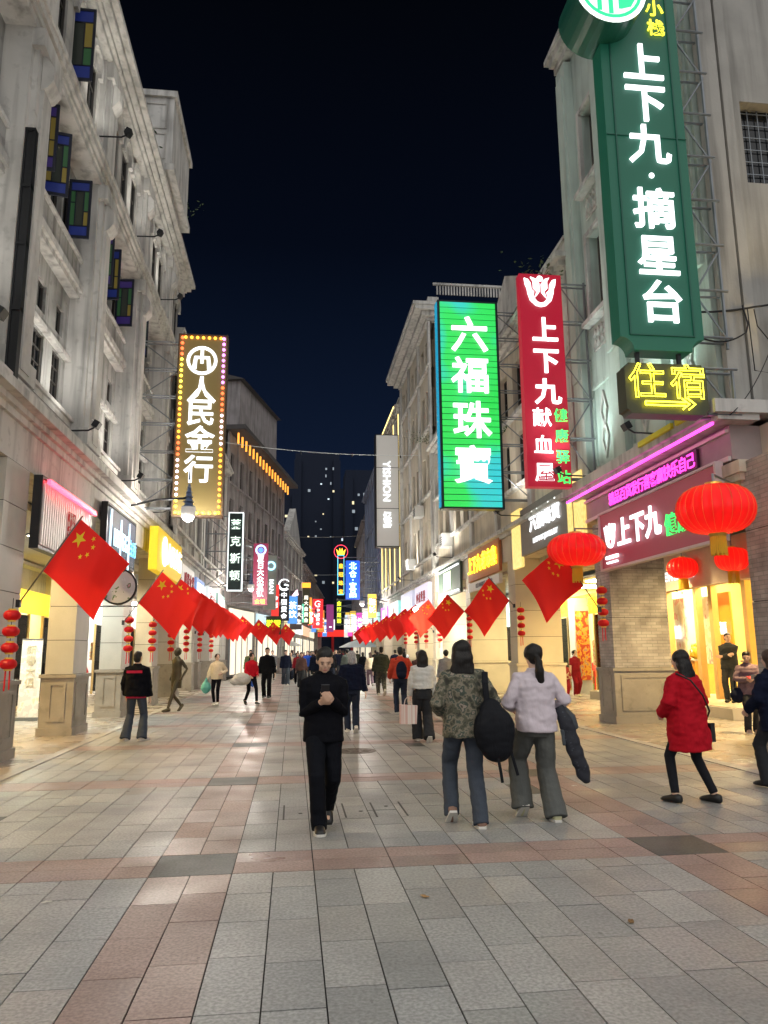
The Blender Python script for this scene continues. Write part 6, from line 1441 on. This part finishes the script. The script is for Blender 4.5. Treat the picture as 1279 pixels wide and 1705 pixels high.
BRZ = mat('bronze', (.075,.065,.045), .38, .85, var=.35, scale=5)
person('slender bronze statue of a striding woman by the left arcade', (-3.30,22.6,0), PI-.7, 1.78, 'f', .0, (-.06,.32,.09), (.06,-.24,.15), (-.24,.02,.92), (.24,-.02,.92), top=(BRZ,.62,-.005,.5), hair=('bun', BRZ), vox=.011, allmat=BRZ, name='bronze_statue', cat='statue', shoes=(BRZ,))
# -- right arcade figures
person('shop attendant in a dark suit leaning in the jewellery shop doorway', (10.75,19.6,.0), PI*.75, 1.74, 'm', -.06, (-.10,.18,.09), (.08,.10,.09), (.10,.22,1.12), (-.06,.24,1.16), (-.8,-.6,-.4), (.8,-.6,-.4), .0, .6, top=(CHAR,.80,.035,1), pants=(CHAR,'straight'), shoes=(SHB,), hair=('short', HAIR), vox=.011)
suit = bpy.data.objects['person.013']; suit.location = (11.15,18.5,.28)
person('woman in a mauve patterned top reading a red phone by the right pillar', (8.92,14.2,0), PI-.35, 1.56, 'f', .03, (-.08,-.02,.09), (.1,.06,.09), (-.04,.28,1.14), (.08,.26,1.12), (-1,-.4,-.6), (1,-.4,-.6), .25, -.2, top=(PURP,.80,.055,1), pants=(CHAR,'straight'), shoes=(mat('tan_shoe', (.35,.25,.2), .6), SOLE), hair=('short', HAIR), vox=.010, curl=1.0)
p2_ = empty('phone', (8.78,13.92,1.07), .6, 'red cased phone held by the woman in mauve', 'phone'); MB().cbox((0,0,0), (.16,.012,.08), (-.9,0,0)).build('case', mat('red_case', (.45,.03,.04), .4), p2_)
sbag = empty('shoulder_bag', (8.68,14.2,.62), .2, 'navy soft shoulder bag of the woman in mauve', 'bag'); b = MB().ell((0,0,.1), (.17,.09,.15), 12, 8).tube([(-.08,0,.2),(0,.02,.6)], .015, 6); obj('bag_body', remesh(b, .014, 2, .008, 1., 'bag_body'), NAVY, sbag)
person('woman in a red vest and red trousers standing outside the snack shop', (10.1,26.6,0), PI+.2, 1.62, 'f', .0, (-.09,.0,.09), (.09,.06,.09), (-.24,.06,.82), (.24,.06,.82), top=(MARO,.92,.03,.5), pants=(MARO,'jog'), shoes=(SHW, SOLE), hair=('bun', HAIR), vox=.013)
person('child in a red and tan jacket beside the woman in red', (9.62,26.3,0), PI+.1, 1.22, 'f', .0, (-.08,.0,.09), (.08,.05,.09), (-.24,.1,.82), (.24,.08,.82), top=(pattern('red_tan_jacket', [(0,(.25,.02,.02)),(.5,(.40,.30,.18)),(.6,(.22,.02,.03))], 5, .9),.84,.05,1), pants=(MARO,'jog'), shoes=(SHW, SOLE), hair=('bob', HAIRB), vox=.013)
person('woman in a black jacket with hand on hip in the snack shop doorway', (9.55,28.6,0), PI*.6, 1.60, 'f', .0, (-.09,.0,.09), (.09,.06,.09), (-.20,.06,1.0), (.16,.08,1.02), (-1,-.1,0), (1,-.1,0), top=(CHAR,.78,.04,1), pants=(CHAR,'straight'), shoes=(SHB,), hair=('bun', HAIR), vox=.013)
person('person in an olive green jacket standing in the mint lit shop entrance', (8.9,33.6,0), .6, 1.66, 'm', .1, (-.09,.0,.09), (.09,.06,.09), (-.16,.25,1.0), (.2,.25,1.0), top=(DGRN,.90,.05,1), pants=(JEAN,'straight'), shoes=(SHW, SOLE), hair=('short', HAIR), vox=.014)
person('woman with a low bun in a pale grey top right of the white blouse', (4.75,23.5,0), .1, 1.66, 'f', .02, top=(GREYC,.86,.05,1), pants=(CHAR,'straight'), shoes=(SHB,), hair=('bun', HAIR), vox=.013)
person('woman in a brown jacket half hidden behind the white blouse', (4.0,24.2,0), .0, 1.62, 'f', .02, top=(BRN,.86,.05,1), pants=(CHAR,'straight'), shoes=(SHB,), hair=('bob', HAIRB), vox=.013)
# -- the crowd further down the street
crowd = [
 (-.35,39,PI,'man in a dark jacket and blue jeans walking towards the camera in the crowd',NAVY,JEAN,'short','m'), (.25,41,PI,'woman in a maroon coat walking towards the camera in the crowd',MARO,BLKC,'bob','f'),
 (-2.0,37,PI-.3,'boy in a green shirt and blue trousers near the left arcade',DGRN,F('blue', (.03,.08,.30)),'short','m'), (.85,44,PI,'person in a bright blue jacket in the crowd',F('bright_blue', (.02,.08,.45)),CHAR,'short','m'),
 (1.75,46,0,'person in a pink top walking away in the crowd',PNK,BLKC,'bob','f'), (2.1,42,0,'woman in a brown coat and skirt walking away in the crowd',BRN,BLKC,'long','f'),
 (2.75,45,0,'person in a black coat walking away left of the white haired one',BLKC,CHAR,'short','m'), (3.3,48,0,'person in a cream jacket walking away in the crowd',TAN,GREYP,'bob','f'),
 (2.55,36,.1,'person in a grey green jacket walking away behind the elderly person',F('grey_green', (.12,.14,.13)),CHAR,'short','m'), (3.75,37,0,'woman in a cream hooded top walking away in the crowd',TAN,PURP,'bob','f'),
 (4.3,39,0,'person in a peach top walking away in the crowd',PNK,BLKC,'short','f'), (3.1,55,0,'distant person in navy walking away mid street',NAVY,DKJ,'short','m'),
 (4.4,56,0,'distant person in a white top walking away',WHT,CHAR,'bob','f'), (1.5,58,PI,'distant person in charcoal coming this way',CHAR,CHAR,'short','m'), (.3,60,PI,'distant person in purple coming this way',PURP,BLKC,'long','f'),
 (2.3,63,PI,'distant person in black coming this way mid street',BLKC,BLKC,'short','m'), (3.8,66,0,'distant person in grey walking away',GREYC,DKJ,'short','m'), (5.2,62,0,'distant person in olive walking away on the right',OLIV,CHAR,'short','m'),
 (1.0,68,PI,'distant person in orange coming this way',ORNG,CHAR,'bob','f'), (3.0,72,0,'far person in dark brown walking away',BRN,BLKC,'short','m'), (4.6,75,0,'far person in navy on the right side',NAVY,CHAR,'bob','f'),
 (2.1,78,PI,'far person in maroon coming this way',MARO,BLKC,'short','f'), (3.5,82,0,'far person in black at the street end',BLKC,BLKC,'short','m'), (5.4,50,.1,'person in a dark jacket beside the right flags',CHAR,DKJ,'short','m'), (5.0,44,0,'person in a black puffer by the right pillars',BLKC,CHAR,'bob','f'),
 (-1.2,46,PI,'person in a grey coat by the left row',GREYC,BLKC,'short','m'), (.0,52,PI,'person in dark green near the left row',OLIV,CHAR,'short','m')]
cn = [('navy',NAVY),('black',BLKC),('grey',GREYC),('cream',TAN),('maroon',MARO),('charcoal',CHAR),('brown',BRN),('white',WHT)]
for i, (x, y, c, a) in enumerate(((1.0,33,0,0),(4.9,33.5,5,0),(5.4,37,2,0),(.4,35.5,6,PI),(1.9,38.5,1,0),(4.6,41.5,7,0),(3.0,40.5,4,0),(-.1,44.5,3,PI),(5.5,41,0,0),(2.4,50,2,0))):
    crowd.append((x, y, a, '%s figure in %s in the thick of the crowd' % (('lone','second','slim','tall','short','pale','striding','small','sturdy','distant')[i], cn[c][0]), cn[c][1], [CHAR,DKJ,BLKC][i % 3], ['short','bob'][i % 2], 'mf'[i % 2]))
ORD = 'first second third fourth fifth sixth seventh eighth ninth tenth eleventh twelfth thirteenth fourteenth fifteenth sixteenth seventeenth eighteenth nineteenth twentieth twenty-first twenty-second twenty-third twenty-fourth'.split(); ORD += ['twenty-'+w for w in ('fifth','sixth','seventh','eighth','ninth')] + ['thirtieth'] + ['thirty-'+w for w in ORD[:9]] + ['fortieth']
for i in range(40):
    y = 43 + i*1.25; x = (1.0 + (y-43)*.035) + rnd.uniform(-1.6,3.4); k = i % 8
    crowd.append((x, y, PI if i % 3 == 0 else 0, '%s nearest of the far crowd, in %s, %s' % (ORD[i], cn[k][0], 'facing this way' if i % 3 == 0 else 'walking away'), cn[k][1], [CHAR,DKJ,BLKC][i % 3], ['short','bob'][i % 2], 'mf'[i % 2]))
for i, (x, y, a, lab_, tm, pm, hs, sx) in enumerate(crowd):
    q = rnd.uniform(.1,.2)
    person(lab_, (x,y,0), a+rnd.uniform(-.15,.15), rnd.uniform(1.58,1.66) if sx == 'f' else rnd.uniform(1.68,1.78), sx, .03, (-.08,q,.1), (.08,-q,.13), top=(tm,.84,.05,1), pants=(pm, rnd.choice(['straight','wide','slim'])), shoes=(SHB, SOLE) if i % 2 else (SHW, SOLE), hair=(hs, HAIR if i % 3 else HAIRB), vox=.02, group='crowd walking down the street', face=False)
bpy.data.scenes.remove(WORK)
